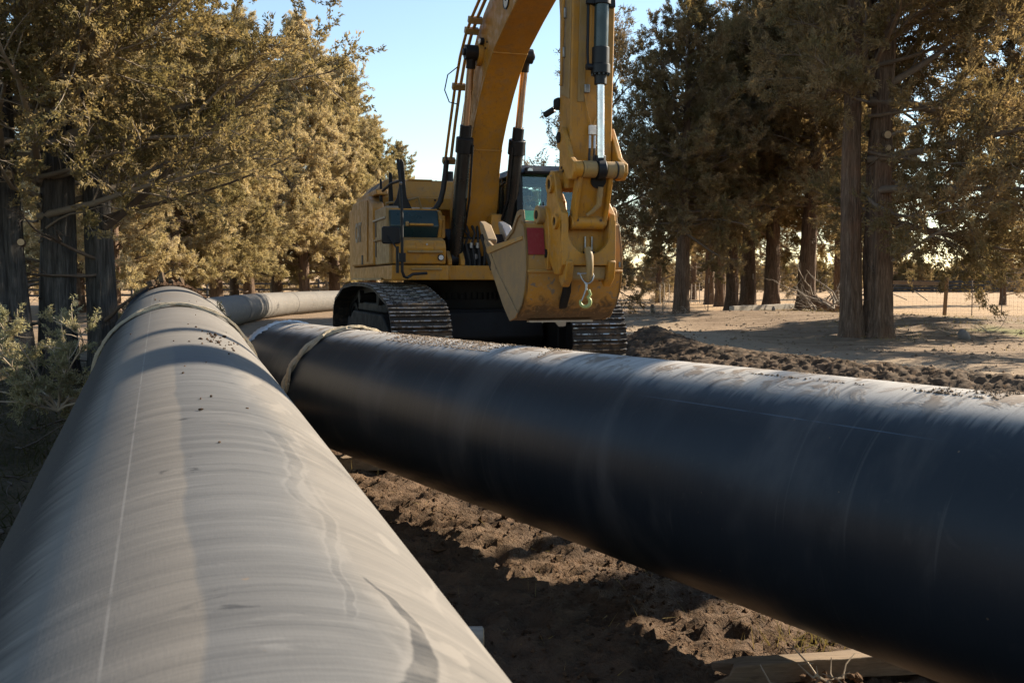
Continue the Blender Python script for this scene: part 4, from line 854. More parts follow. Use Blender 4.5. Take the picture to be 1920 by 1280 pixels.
# power link, from the pin down to the coupler
lx, lz = 5.95, 2.13; m = MB()
m.add([(6.17, -.19, 2.66), (6.17, .18, 2.66), (5.97, .14, 2.12), (5.97, -.20, 2.12), (6.11, -.19, 2.64), (6.11, .18, 2.64), (5.90, .14, 2.12), (5.90, -.20, 2.12)], [(0, 3, 2, 1), (4, 5, 6, 7), (0, 1, 5, 4), (1, 2, 6, 5), (2, 3, 7, 6), (3, 0, 4, 7)])
for y0, y1 in ((-.22, -.17), (.13, .18)): m.prism([(6.27, 2.70), (6.20, 2.60), (6.02, 2.10), (5.92, 2.04), (5.86, 2.10), (6.08, 2.68), (6.18, 2.74)], y0, y1)
pw = m.obj('power_link', Y_, stick, bevel=.012)
MB().cyl((6.165, .02, 2.565), (6.10, .02, 2.58), .085, 20).obj('link_cutout', M['dark_steel'], pw)
m = MB(); m.cyl((lx, -.23, lz), (lx, .15, lz), .078, 22); m.obj('link_barrel', Y_, pw, bevel=.008)
m = MB(); m.tube([(6.16, .045, 2.50), (6.13, .045, 2.40), (6.12, .04, 2.31), (6.06, -.01, 2.24), (6.04, -.07, 2.20)], [.03, .034, .03, .026, .02], 8); m.obj('link_rib', M['yellow_dusty'], pw)
for yv in (-.17, .1): MB().cyl((lx + .07, yv, lz + .02), (lx + .085, yv, lz + .02), .015, 8).obj('grease_nipple', M['louvre'], pw)
# stick tip boss and coupler
m = MB(); m.cyl((5.66, -.30, 2.60), (5.66, .30, 2.60), .12, 22); m.obj('stick_tip_boss', Y_, stick, bevel=.01)
m = MB()
for yc in (-.31, .24):
    m.prism([(5.56, 2.66), (5.64, 2.72), (5.74, 2.70), (5.80, 2.58), (5.86, 2.36), (6.02, 2.22), (6.03, 2.06), (5.98, 1.86), (6.0, 1.66), (5.92, 1.56), (5.78, 1.56), (5.60, 1.72), (5.48, 1.98), (5.50, 2.36)], yc - .04, yc + .04)
cp = m.obj('coupler', Y_, stick, bevel=.014)
# front plate of the coupler with a rounded cut-out
arc = [(-.03 + math.cos(R_(180 + k * 20)) * .25, 2.04 + math.sin(R_(180 + k * 20)) * .26) for k in range(10)]
m = MB(); m.prism([(-.35, 2.16)] + [(-.35, 1.66), (.28, 1.66), (.28, 2.16)] + arc[::-1], 5.96, 6.03, 'x'); m.obj('coupler_plate', Y_, cp, bevel=.01)
m = MB(); m.box((5.80, -.03, 1.92), (.10, .52, .44)); m.obj('coupler_back', Y_, cp)
m = MB(); m.prism([(-.28, 1.66), (.22, 1.66), (.18, 1.50), (-.22, 1.50)], 5.72, 5.96, 'x'); m.obj('coupler_toe', M['yellow_dusty'], cp, bevel=.02)
for yv in (-.26, .23): MB().prism([(5.96, 1.76), (6.06, 1.70), (6.02, 1.52), (5.90, 1.42), (5.80, 1.50), (5.80, 1.76)], yv - .045, yv + .045).obj('coupler_jaw', Y_, cp, bevel=.014)
for (x, z, r) in ((5.68, 2.56, .10), (5.86, 2.14, .085)):
    for sy in (-1, 1):
        MB().ring((x, (-.365 if sy < 0 else .295), z), (0, 1, 0), r, r * .55, .04, 22).obj('pin_collar', Y_, cp); MB().cyl((x, (-.372 if sy < 0 else .27), z), (x, (-.35 if sy < 0 else .300), z), r * .55, 16).obj('coupler_pin', M['dark_steel'], cp)
for yv in (-.02, .06): MB().cyl((5.87, yv, 1.80), (5.87, yv, 1.98), .012, 8).obj('grease_fitting', M['steel'], cp)
MB().box((5.88, .02, 1.80), (.03, .13, .03)).obj('grease_block', K_, cp)
m = MB(); m.tube([(6.05, -.06, 1.84), (6.10, -.06, 1.76), (6.12, -.06, 1.66), (6.12, -.06, 1.58), (6.09, -.06, 1.51), (6.04, -.06, 1.50)], [.042, .045, .04, .036, .042, .03], 10); eye = m.obj('lifting_eye', M['yellow_dusty'], cp)
# --- bucket
bk = [(5.36, 2.17), (5.42, 2.14), (5.50, 1.86), (5.52, 1.62), (5.46, 1.38), (5.34, 1.20), (5.14, 1.07), (4.90, 1.02), (4.62, 1.20), (4.12, 1.62), (3.66, 2.00)]
hw = .585; th = .035
def shell_mb(prof, t, y0, y1):
    m = MB(); n = len(prof); inn = []
    for i, p in enumerate(prof):
        a = Vector(prof[max(i - 1, 0)]); b = Vector(prof[min(i + 1, n - 1)]); d = (b - a).normalized(); inn.append((p[0] + d.y * t, p[1] - d.x * t))
    m.prism(list(prof) + inn[::-1], y0, y1); return m
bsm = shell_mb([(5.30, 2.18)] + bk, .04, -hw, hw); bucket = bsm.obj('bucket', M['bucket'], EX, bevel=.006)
# the sheet must lie inside the outline: flip when it grew outward
spf = bk + [(3.80, 2.03), (4.10, 1.93), (4.40, 1.91), (4.72, 1.98), (5.02, 2.10), (5.22, 2.28), (5.33, 2.30)]
for sy in (-1, 1):
    m = MB(); m.prism(spf, sy * hw - (th if sy > 0 else 0), sy * hw + (th if sy < 0 else 0)); sp_ = m.obj('side_plate', M['plate'], bucket, bevel=.006)
    y_ = sy * (hw + .004) ; m = MB(); m.prism([(3.72, 1.96), (3.80, 2.04), (4.34, 1.62), (4.90, 1.30), (5.20, 1.12), (5.12, 1.06), (4.90, 1.015), (4.62, 1.19), (4.12, 1.61)], y_ - .012, y_ + .012); m.obj('wear_plate', M['plate'], sp_, bevel=.004)
    m = MB(); m.prism([(3.86, 1.86), (3.92, 1.83), (5.38, 1.96), (5.38, 2.0), (3.90, 1.92)], y_ - .016, y_ + .016); m.obj('side_rib', M['bucket'], sp_, bevel=.004)
    m = MB(); m.prism([(5.33, 2.30), (5.22, 2.28), (5.02, 2.10), (4.72, 1.98), (4.72, 1.95), (5.04, 2.06), (5.24, 2.22), (5.33, 2.24)], y_ - .02, y_ + .02); m.obj('edge_bar', M['plate'], sp_)
m = MB(); m.prism([(3.58, 2.06), (3.64, 2.10), (4.10, 1.72), (4.06, 1.62)], -hw - .02, hw + .02); lip = m.obj('cutting_edge', M['dark_steel'], bucket, bevel=.006)
for k in range(5):
    yv = -.52 + k * .26
    m = MB(); m.add([(3.80, yv - .065, 1.84), (3.80, yv + .065, 1.84), (3.88, yv - .065, 2.02), (3.88, yv + .065, 2.02), (3.36, yv - .035, 2.24), (3.36, yv + .035, 2.24), (3.40, yv - .04, 2.28), (3.40, yv + .04, 2.28), (3.55, yv - .06, 2.08), (3.55, yv + .06, 2.08), (3.62, yv - .06, 2.22), (3.62, yv + .06, 2.22)],
        [(0, 2, 3, 1), (0, 8, 10, 2), (1, 3, 11, 9), (0, 1, 9, 8), (2, 10, 11, 3), (8, 4, 6, 10), (9, 11, 7, 5), (8, 9, 5, 4), (10, 6, 7, 11), (4, 5, 7, 6)])
    o = m.obj('bucket_tooth', M['steel'] if k in (1,) else M['plate'], bucket, bevel=.014)
# back of the bucket: ears, ledge, wear pad, sticker
MB().box((5.515, 0, 1.60), (.05, 2 * hw - .02, .035)).obj('back_ledge', M['bucket'], bucket, bevel=.01)
MB().box((5.0, 0, 1.012), (.10, .80, .02)).obj('heel_strip', M['railpale'], bucket)
for yc in (-.18, .33):
    m = MB(); m.prism([(5.30, 2.16), (5.28, 2.34), (5.36, 2.46), (5.50, 2.48), (5.60, 2.38), (5.66, 2.14), (5.72, 1.96), (5.66, 1.80), (5.60, 1.62), (5.52, 1.58), (5.46, 1.9)], yc - .04, yc + .04); e = m.obj('bucket_ear', Y_, bucket, bevel=.014)
for sy, yc in ((-1, -.33), (1, .40)):
    m = MB(); m.prism([(5.28, 2.14), (5.28, 2.26), (5.36, 2.34), (5.48, 2.34), (5.58, 2.22), (5.62, 1.96), (5.56, 1.62), (5.48, 1.60)], yc - .03, yc + .03); e = m.obj('bucket_ear', Y_, bucket, bevel=.012)
    MB().cyl((5.42, yc - sy * .04, 2.24), (5.42, yc + sy * .11, 2.24), .105, 22).obj('ear_boss', M['yellow_dusty'], e, bevel=.01)
    MB().cyl((5.42, yc + sy * .10, 2.24), (5.42, yc + sy * .118, 2.24), .05, 16).obj('bucket_pin', M['dark_steel'], e)
MB().cyl((5.53, -.372, 1.80), (5.53, -.355, 1.80), .05, 14).obj('ear_hole', M['dark_steel'], bucket)
m = MB(); m.add([(5.462, -.565, 2.09), (5.462, -.37, 2.09), (5.529, -.37, 1.79), (5.529, -.565, 1.79), (5.45, -.565, 2.085), (5.45, -.37, 2.085), (5.515, -.37, 1.785), (5.515, -.565, 1.785)], [(0, 1, 2, 3), (4, 7, 6, 5), (0, 4, 5, 1), (1, 5, 6, 2), (2, 6, 7, 3), (3, 7, 4, 0)]); m.obj('red_sticker', M['red'], bucket)
m = MB(); m.prism([(5.40, 1.50), (5.57, 1.50), (5.55, 1.36), (5.42, 1.18), (5.34, 1.16), (5.36, 1.3)], -.14, -.06); m.obj('wear_pad', M['dark_steel'], bucket, bevel=.015)
for (y0, z0, a, b) in ((.40, 1.66, .16, .02), (.54, 1.68, .02, .06), (.42, 1.98, .10, .045)):
    MB().box((5.527 if z0 < 1.9 else 5.49, y0, z0), (.01, a, b)).obj('blue_scrape', M['blue'], bucket)
MB().box((5.548, .30, 1.55), (.05, .05, .12)).obj('ear_gusset', M['dark_steel'], bucket, bevel=.006)
# --- cab
m = MB(); cx0, cx1, cy0, cy1, cz0, cz1 = .02, 1.82, .50, 1.48, 1.72, 3.12
def strut(a, b, w=.06, d=.06): 
    a, b = Vector(a), Vector(b); q = (b - a).to_track_quat('Z', 'Y').to_matrix(); m.box((a + b) / 2, (w, d, (b - a).length), M=q)
fr0 = (1.86, 1.78)
strut((1.84, cy0, cz0), (1.74, cy0, cz1), .10, .09); strut((1.84, cy1, cz0), (1.74, cy1, cz1), .09, .08)
strut((.02, cy0, cz0), (.08, cy0, cz1), .1, .08); strut((.02, cy1, cz0), (.08, cy1, cz1), .1, .08); strut((.85, cy1, cz0), (.85, cy1, cz1), .07, .06)
strut((.02, cy0, 2.25), (.02, cy1, 2.25)); strut((1.84, cy0, cz0 + .05), (1.84, cy1, cz0 + .05), .08, .10); strut((.9, cy0, cz0 + .3), (.9, cy0, cz1), .05, .05)
strut((.02, cy0, 1.95), (1.84, cy0, 1.95), .07, .07); strut((.02, cy1, 1.95), (1.84, cy1, 1.95), .07, .07)
m.box((.93, cy0 + .01, 1.83), (1.78, .05, .24)); m.box((.93, cy1, 1.83), (1.78, .05, .24)); m.box((.02, 1.0, 1.98), (.05, .96, .52))
cab = m.obj('cab', K_, EX, bevel=.014)
m = MB(); m.add(*frust((.0, 1.86, .46, 1.52), (.12, 1.68, .56, 1.42), 3.10, 3.24)); m.obj('cab_roof', K_, cab, bevel=.03, seg=3)
m = MB(); m.box((1.83, .98, 3.115), (.14, .86, .035)); m.obj('sun_visor', M['dark_steel'], cab, bevel=.006)
m = MB(); m.add([(1.83, .56, 1.80), (1.83, 1.43, 1.80), (1.745, 1.43, 3.06), (1.745, .56, 3.06), (1.822, .56, 1.80), (1.822, 1.43, 1.80), (1.737, 1.43, 3.06), (1.737, .56, 3.06)], [(0, 1, 2, 3), (4, 7, 6, 5), (0, 4, 5, 1), (1, 5, 6, 2), (2, 6, 7, 3), (3, 7, 4, 0)]); m.obj('windscreen', M['glass'], cab)
MB().box((.93, cy0, 2.52), (1.64, .008, 1.06)).obj('side_window', M['glass'], cab); MB().box((.93, cy1, 2.52), (1.64, .008, 1.06)).obj('side_window', M['glass'], cab); MB().box((.04, 1.0, 2.66), (.008, .88, .74)).obj('rear_window', M['glass'], cab)
MB().box((.30, 1.0, 3.085), (.6, .9, .03)).obj('headliner', K_, cab)
m = MB(); m.box((1.76, .65, 3.14), (.10, .12, .11)); wl = m.obj('work_lamp', K_, cab, bevel=.012); MB().cyl((1.80, .65, 3.14), (1.85, .65, 3.14), .052, 20).obj('lamp_rim', K_, wl); MB().cyl((1.845, .65, 3.14), (1.858, .65, 3.14), .043, 20).obj('lamp_lens', M['lens'], wl)
MB().tube([(.9, .86, 3.22), (.9, .865, 3.36), (.9, .87, 3.58)], [.008, .007, .003], 6).obj('antenna', K_, cab); MB().tube([(.8, .9, 3.22), (.8, .91, 3.72)], .0035, 5).obj('antenna', K_, cab)
m = MB(); m.tube([(1.86, .74, 1.9), (1.84, .82, 2.5)], .01, 6); m.box((1.835, .86, 2.36), (.012, .02, .62)); m.obj('wiper', K_, cab)
m = MB(); m.tube([(1.2, .44, 3.02), (1.02, .42, 2.96), (1.0, .42, 2.3), (1.15, .43, 2.0)], .014, 8); m.obj('cab_grab_rail', K_, cab)
MB().box((.95, .27, 2.1), (1.3, .32, .8)).obj('centre_housing', Y_, EX, bevel=.03)
MB().box((-.35, .95, 2.4), (.5, 1.0, 1.3)).obj('left_housing', Y_, EX, bevel=.04)
m = MB(); m.box((.62, 1.0, 2.06), (.52, .5, .14)); m.box((.34, 1.0, 2.46), (.13, .48, .72), M=Matrix.Rotation(R_(-8), 3, 'Y')); m.box((.29, 1.0, 2.93), (.09, .26, .20)); m.box((.60, 1.0, 1.9), (.4, .4, .22))
for yy_ in (.70, 1.30): m.box((.78, yy_, 2.16), (.42, .12, .22))
m.obj('operator_seat', M['sock'], cab, bevel=.03)
index_kids()

# --- operator (seated in the cab)
def skin_body(name, V, E, Rr, mat, parent, sub=2, root=0):
    me = bpy.data.meshes.new(name); me.from_pydata(V, E, []); o = bpy.data.objects.new(name, me); col.objects.link(o); o.parent = parent; me.materials.append(mat)
    sk = o.modifiers.new('skin', 'SKIN'); sv = me.skin_vertices[0].data
    for i, r in enumerate(Rr): sv[i].radius = r if isinstance(r, tuple) else (r, r); sv[i].use_root = i == root
    sk.use_smooth_shade = True; sb = o.modifiers.new('sub', 'SUBSURF'); sb.levels = sub; sb.render_levels = sub; return o
exm = Matrix.Translation(EX.location) @ Matrix.Rotation(R_(17 - 90), 4, 'Z')
pe = empty('person', exm @ Vector((.55, 1.0, 2.12)), R_(17 - 90), label='operator in a green hi vis vest and dark beanie seated behind the cab glass', cat='person')
V = [(0, 0, 0), (.02, 0, .18), (.04, 0, .36), (.05, 0, .48), (.06, 0, .57), (.07, 0, .64), (.08, 0, .72), (.085, 0, .79)]; Rr = [(.15, .17), (.14, .16), (.15, .19), (.10, .15), (.055, .06), (.06, .065), (.092, .085), (.055, .055)]; E_ = [(i, i + 1) for i in range(7)]
for sy in (-1, 1):
    b = len(V); V += [(.04, sy * .19, .46), (.10, sy * .25, .24), (.30, sy * .25, .16), (.36, sy * .25, .17), (.41, sy * .25, .17)]; Rr += [.07, .052, .038, .026, .034]
    E_ += [(3, b), (b, b + 1), (b + 1, b + 2), (b + 2, b + 3), (b + 3, b + 4)]
    for k in range(4):
        c = len(V); yo = sy * .25 + (k - 1.5) * .02; V += [(.455, yo, .165), (.475 + .004 * (k in (1, 2)), yo, .14), (.465, yo, .115)]; Rr += [.0095, .009, .008]; E_ += [(b + 4, c), (c, c + 1), (c + 1, c + 2)]
    c = len(V); V += [(.42, sy * .21, .175), (.445, sy * .195, .165)]; Rr += [.011, .009]; E_ += [(b + 4, c), (c, c + 1)]
    b = len(V); V += [(.06, sy * .10, -.02), (.46, sy * .13, .02), (.62, sy * .13, -.30), (.70, sy * .13, -.32)]; Rr += [.09, .065, .045, .04]; E_ += [(0, b), (b, b + 1), (b + 1, b + 2), (b + 2, b + 3)]
body = skin_body('body', V, E_, Rr, M['skin'], pe)
vest = skin_body('hi_vis_jacket', [(0, 0, .02), (.02, 0, .18), (.04, 0, .36), (.05, 0, .54), (.04, -.20, .50), (.10, -.26, .24), (.28, -.255, .165), (.04, .20, .50), (.10, .26, .24), (.28, .255, .165)], [(0, 1), (1, 2), (2, 3), (3, 4), (4, 5), (5, 6), (3, 7), (7, 8), (8, 9)], [(.17, .2), (.16, .19), (.175, .21), (.12, .18), .088, .068, .05, .088, .068, .05], M['vest'], pe)
m = MB()
nr = 10; vs = []; fs = []
for i in range(nr + 1):
    ph = R_(90) * i / nr; 
    for k in range(20): a = 2 * math.pi * k / 20; vs.append((.078 + math.cos(a) * math.cos(ph) * .108, math.sin(a) * math.cos(ph) * .098, .745 + math.sin(ph) * .115))
for i in range(nr):
    for k in range(20): fs.append((i * 20 + k, i * 20 + (k + 1) % 20, (i + 1) * 20 + (k + 1) % 20, (i + 1) * 20 + k))
m.add(vs, fs); m.obj('beanie', M['cap'], pe, sharp=180)
m = MB(); m.tube([(.15, -.012, .70), (.182, 0, .672), (.165, 0, .655)], [.010, .016, .012], 8); m.obj('nose', M['skin'], pe, sharp=180)
for sy in (-1, 1):
    MB().cyl((.155, sy * .035, .71), (.163, sy * .035, .71), .013, 12).obj('eye', M['cap'], pe); MB().cyl((.07, sy * .085, .69), (.075, sy * .102, .69), .03, 12).obj('ear', M['skin'], pe, bevel=.006)
m = MB(); m.tube([(.135, -.045, .63), (.158, 0, .615), (.135, .045, .63)], [.02, .036, .02], 8); m.obj('beard', M['cap'], pe, sharp=180)

# --- lifting hook hanging from the coupler eye
hk = empty('lifting_hook', exm @ Vector((6.11, -.085, 1.535)), R_(17 - 90), label='lime green swivel lifting hook hanging from a shackle under the coupler', cat='hook')
hk.rotation_euler.rotate_axis('Z', R_(-12)); hk.scale = (.52, .52, .52)
m = MB(); m.tube([(0, -.16, .06), (.02, -.11, -.06), (.03, -.05, -.13), (.03, .03, -.14), (.02, .10, -.08), (.0, .13, .02), (-.01, .10, .09)], .018, 10); sh = m.obj('shackle', M['steel'], hk)
m = MB(); m.cyl((-.01, -.20, .06), (-.01, .12, .08), .016, 10); m.cyl((-.01, -.21, .06), (-.01, -.165, .062), .034, 12); m.obj('shackle_pin', M['steel'], sh)
m = MB(); m.tube([(.03, -.06, -.11), (.04, -.03, -.16), (.04, -.03, -.22), (.04, -.03, -.27)], [.022, .03, .024, .03], 10); m.obj('swivel', M['steel'], hk)
m = MB(); m.prism([(-.07, -.26), (.02, -.26), (.09, -.40), (.11, -.48), (.06, -.56), (-.01, -.60), (-.05, -.50), (-.06, -.38)], .02, .06, 'x')
pth = [Vector((.04, -.02 + math.cos(R_(a)) * .105 - .03, -.52 + math.sin(R_(a)) * .105)) for a in range(60, -215, -22)]
m2 = MB(); m2.tube([(.04, .02, -.27), (.04, .06, -.36)] + pth, [.030, .034] + [.036, .038, .04, .042, .042, .042, .042, .04, .038, .036, .032, .026, .02][:len(pth)], 12); m2.obj('hook_body', M['lime'], hk, sharp=60)
m = MB(); m.tube([(.05, -.04, -.27), (.06, -.08, -.38), (.06, -.13, -.50)], [.02, .018, .014], 8); m.obj('safety_latch', M['steel'], hk)

#PART3
# ------------------------------------------------------------------ trees
def tubes_arrays(T):
    """T: list of (points (n,3), radii (n,), sides)"""
    Vs = []; Fs = []; o = 0
    for P, r, k in T:
        P = np.asarray(P, float); n = len(P); t = np.gradient(P, axis=0); t /= np.linalg.norm(t, axis=1)[:, None] + 1e-9
        ref = np.array([0, 0, 1.]) if abs(t[0][2]) < .9 else np.array([1., 0, 0]); u = np.cross(t, ref); u /= np.linalg.norm(u, axis=1)[:, None] + 1e-9; w = np.cross(t, u)
        a = np.arange(k) * 2 * np.pi / k; V = P[:, None] + (u[:, None] * np.cos(a)[None, :, None] + w[:, None] * np.sin(a)[None, :, None]) * np.asarray(r)[:, None, None]
        Vs.append(V.reshape(-1, 3)); i = np.arange(n - 1)[:, None] * k + o; j = np.arange(k)[None]; j2 = (j + 1) % k
        Fs.append(np.stack([i + j, i + j2, i + k + j2, i + k + j], -1).reshape(-1, 4)); o += n * k
    return np.concatenate(Vs), np.concatenate(Fs)
def sprays(P, D, rng, per, ln, wd, spread=.52, droop=0.):
    """leaf sprigs: per thin kite-shaped triangles at each point P, pointing roughly along D"""
    n = len(P); P = np.repeat(P, per, 0); D = np.repeat(D, per, 0) + rng.normal(0, spread, (n * per, 3)); D[:, 2] -= droop; D /= np.linalg.norm(D, axis=1)[:, None]
    S = np.cross(D, rng.normal(0, 1, (n * per, 3))); S /= np.linalg.norm(S, axis=1)[:, None] + 1e-9
    L = ln * rng.uniform(.5, 1.25, (n * per, 1)); W = wd * rng.uniform(.6, 1.3, (n * per, 1)); B = P + rng.normal(0, ln * .35, (n * per, 3))
    V = np.stack([B + S * W * .5, B + D * L, B - S * W * .5], 1).reshape(-1, 3)
    F = np.arange(n * per * 3).reshape(-1, 3); return V, F
def rot_to(v, ang, az, rng=None):
    v = v / np.linalg.norm(v); ref = np.array([0, 0, 1.]) if abs(v[2]) < .95 else np.array([1., 0, 0]); a = np.cross(v, ref); a /= np.linalg.norm(a); b = np.cross(v, a)
    return v * math.cos(ang) + (a * math.cos(az) + b * math.sin(az)) * math.sin(ang)
def wander(p, d, L, n, rng, wob=.12, up=0.):
    P = [p]; d = d / np.linalg.norm(d)
    for _ in range(n):
        d = d + rng.normal(0, wob, 3); d[2] += up; d /= np.linalg.norm(d); P.append(P[-1] + d * L / n)
    return np.array(P)
def crown(seed, Hh, Rr, base, nl, per=10, ln=.16, wd=.045, density=1., bias=None, lean=(0, 0), up=.05, tw=1., bare=.0, el=(8, 55), dead=0., rfun=None, trunk_r=.2, top=.8, skip=0.):
    """limbs, secondary branches, twigs and leaf sprigs of one conifer crown. bias: (azimuth, strength)"""
    rng = np.random.default_rng(seed); T = []; LP = []; LD = []
    for i in range(nl):
        u = (i + rng.random()) / nl; u = u ** .9; z = base + (Hh - base) * u * .98
        az = i * 2.39996 + rng.normal(0, .35); R = Rr * (rfun(u) if rfun else ((1 - u) ** .75 * (.62 + .38 * math.sin(min(1, u * 3.2 + .25) * math.pi / 2)))) * rng.uniform(.5, 1.25) + .25
        if bias is not None: R *= 1 + bias[1] * math.cos(az - bias[0])
        if skip and u < skip and math.cos(az - bias[0]) < .1: continue
        e = R_(el[0] + (el[1] - el[0]) * u + rng.normal(0, 7)); d = np.array([math.cos(az) * math.cos(e), math.sin(az) * math.cos(e), math.sin(e)])
        p0 = np.array([lean[0] * z, lean[1] * z, z - R * .12]); L = R / max(.45, math.cos(e)) ; n = 8; P = wander(p0, d, L, n, rng, .10, up * .5); r0 = .012 + .017 * L * (.6 + .4 * rng.random())
        rad = np.linspace(r0, .006, n + 1); T.append((P, rad, 5)); isdead = rng.random() < dead
        ns = max(4, int(L * 5.0 * density)); 
        for j in range(ns):
            t = .18 + .82 * (j + rng.random()) / ns; k = min(n - 1, int(t * n)); f = t * n - k; q = P[k] * (1 - f) + P[k + 1] * f; dd = P[k + 1] - P[k]
            sl = (L * .34 * (1.15 - t * .75) + .18) * rng.uniform(.55, 1.2); sd2 = rot_to(dd, R_(rng.uniform(28, 65)), rng.uniform(0, 6.283)); sd2[2] += .12
            Q = wander(q, sd2, sl, 4, rng, .16, up); T.append((Q, np.linspace(.006 + .008 * sl, .003, 5), 3))
            nt = max(2, int(sl * 7.0 * tw))
            for g in range(nt):
                t2 = .2 + .8 * (g + rng.random()) / nt; k2 = min(3, int(t2 * 4)); q2 = Q[k2] + (Q[k2 + 1] - Q[k2]) * (t2 * 4 - k2); td = rot_to(Q[k2 + 1] - Q[k2], R_(rng.uniform(20, 60)), rng.uniform(0, 6.283)); td[2] += .10
                tl = rng.uniform(.16, .46) * (.8 + .25 * sl); W = wander(q2, td, tl, 2, rng, .2, up); 
                if rng.random() < .55: T.append((W, np.array([.004, .003, .0018]), 3))
                if isdead or rng.random() < bare: continue
                LP += [W[1], W[2], (W[1] + W[2]) / 2, W[0] * .5 + W[1] * .5]; LD += [td] * 4
    for i in range(16):                                              # dead stubs and thin dead twigs below the crown
        z = rng.uniform(.5, base + 1.2); az = rng.uniform(0, 6.283); d = np.array([math.cos(az), math.sin(az), rng.uniform(-.35, .35)]); L = rng.uniform(.25, 1.5) * (.4 + .6 * rng.random())
        P = wander(np.array([lean[0] * z, lean[1] * z, z]), d, L + .25, 6, rng, .14, 0); T.append((P, np.linspace(.022, .005, 7), 4))
        for j in range(3): T.append((wander(P[rng.integers(2, 6)], rot_to(d, .8, rng.uniform(0, 6.28)), L * .4, 3, rng, .2), np.array([.006, .005, .004, .002]), 3))
    Z = np.linspace(0, Hh * 1.0, 12); 
    V, F = tubes_arrays(T); LP = np.array(LP); LD = np.array(LD); LV, LF = sprays(LP, LD, rng, per, ln, wd)
    return (V, F), (LV, LF)
def trunk_mesh(name, Hh, r, seed, flute=.12, ns=24, lean=(0, 0), flare=.8, top=.06, nz=34, twist=.25, curve=.0, pw=.9):
    zs = np.concatenate([np.linspace(-.35, .9, 10), np.linspace(1.1, Hh, nz)]); a = np.arange(ns) * 2 * np.pi / ns
    u = np.clip(zs / Hh, 0, 1); rad = r * ((1 - u) ** pw * (1 - top) + top) + r * flare * np.exp(-(zs + .35) / .32)
    A, Zm = np.meshgrid(a, zs); tw = twist * Zm
    lob = np.abs(np.sin((A + tw) * 2.5 + seed)) * .5 + np.abs(np.sin((A + tw) * 4.5 + seed * 2.1)) * .35
    nse = vnoise(np.cos(A) * 3 + seed, np.sin(A) * 3 + Zm * .8, seed) - .5; rid = vnoise((np.cos(A + tw)) * 9, np.sin(A + tw) * 9 + Zm * .25, seed + 5) - .5
    Rm = rad[:, None] * (1 + flute * (lob - .45) * 1.5 + .16 * nse + .16 * rid)
    cx = lean[0] * np.maximum(zs, 0) + curve * r * np.sin(zs * .55 + seed); cy = lean[1] * np.maximum(zs, 0) + curve * r * np.cos(zs * .45 + seed)
    V = np.stack([cx[:, None] + np.cos(A) * Rm, cy[:, None] + np.sin(A) * Rm, Zm], -1); I = np.arange(len(zs) * ns).reshape(len(zs), ns); J = np.roll(I, -1, 1)
    return arr_mesh(name, V.reshape(-1, 3), [np.stack([I[:-1], J[:-1], J[1:], I[1:]], -1).reshape(-1, 4)], sharp=60)
class Kind:
    def __init__(s, seed, leaf, bark='bark', branch='branch', Hh=12, tr=.26, flute=.12, **k):
        b, l = crown(seed, Hh, **k); s.br = arr_mesh('branches', *[b[0], [b[1]]]); s.br.materials.append(M[branch]); s.cr = arr_mesh('crown', l[0], [l[1]], smooth=False); s.cr.materials.append(M[leaf])
        s.tk = trunk_mesh('trunk', Hh * .97, tr, seed, flute); s.tk.materials.append(M[bark]); s.n = len(l[1]); print('kind', seed, s.n, len(b[1]))
def tree(kind, x, y, label, sc=1., rz=0., sz=1., lean=(0, 0), group=None, name='juniper_tree', z=None):
    t = empty(name, (x, y, (gz(x, y) if z is None else z) - .03), rz, label=label, cat='tree', group=group); t.scale = (sc, sc, sc * sz); t.rotation_euler = (lean[0], lean[1], rz)
    for n_, me in (('trunk', kind.tk), ('branches', kind.br), ('crown', kind.cr)):
        o = bpy.data.objects.new(n_, me); col.objects.link(o); o.parent = t
    return t
def cutstub(parent, p, d, r, n='cut_limb'):
    p = Vector(p); d = Vector(d).normalized(); o = MB().cyl(p, p + d * .10, r * 1.15, 12).obj(n, M['bark'], parent); MB().cyl(p + d * .098, p + d * .105, r, 14).obj('cut_face', M['endgrain'], o)
def px2x(px, d): return (px - 960) / 1867 * d

KA = Kind(11, 'leaf_gold', Hh=12.5, Rr=3.2, base=1.8, nl=104, tr=.30, per=15, ln=.13, wd=.042, tw=1.0, bare=.08, el=(5, 62), dead=.04)
KB = Kind(23, 'leaf_gold', Hh=13.5, Rr=2.8, base=2.1, nl=106, tr=.27, per=15, ln=.13, wd=.042, tw=1.0, bare=.12, el=(5, 66), dead=.06)
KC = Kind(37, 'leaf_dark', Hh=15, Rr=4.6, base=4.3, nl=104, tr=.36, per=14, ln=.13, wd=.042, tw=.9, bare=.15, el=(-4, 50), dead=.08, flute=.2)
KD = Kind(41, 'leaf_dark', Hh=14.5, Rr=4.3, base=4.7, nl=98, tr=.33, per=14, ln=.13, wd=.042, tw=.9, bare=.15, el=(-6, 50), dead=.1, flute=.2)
KE = Kind(53, 'leaf_brown', Hh=10.5, Rr=3.3, base=1.0, nl=60, tr=.22, per=8, ln=.15, wd=.04, tw=.85, bare=.30, el=(2, 58), dead=.14, branch='branch_pale')
KF = Kind(67, 'leaf_dark', Hh=4.2, Rr=2.3, base=.2, nl=30, tr=.14, per=8, ln=.26, wd=.09, tw=.6, bare=.1, el=(10, 65))

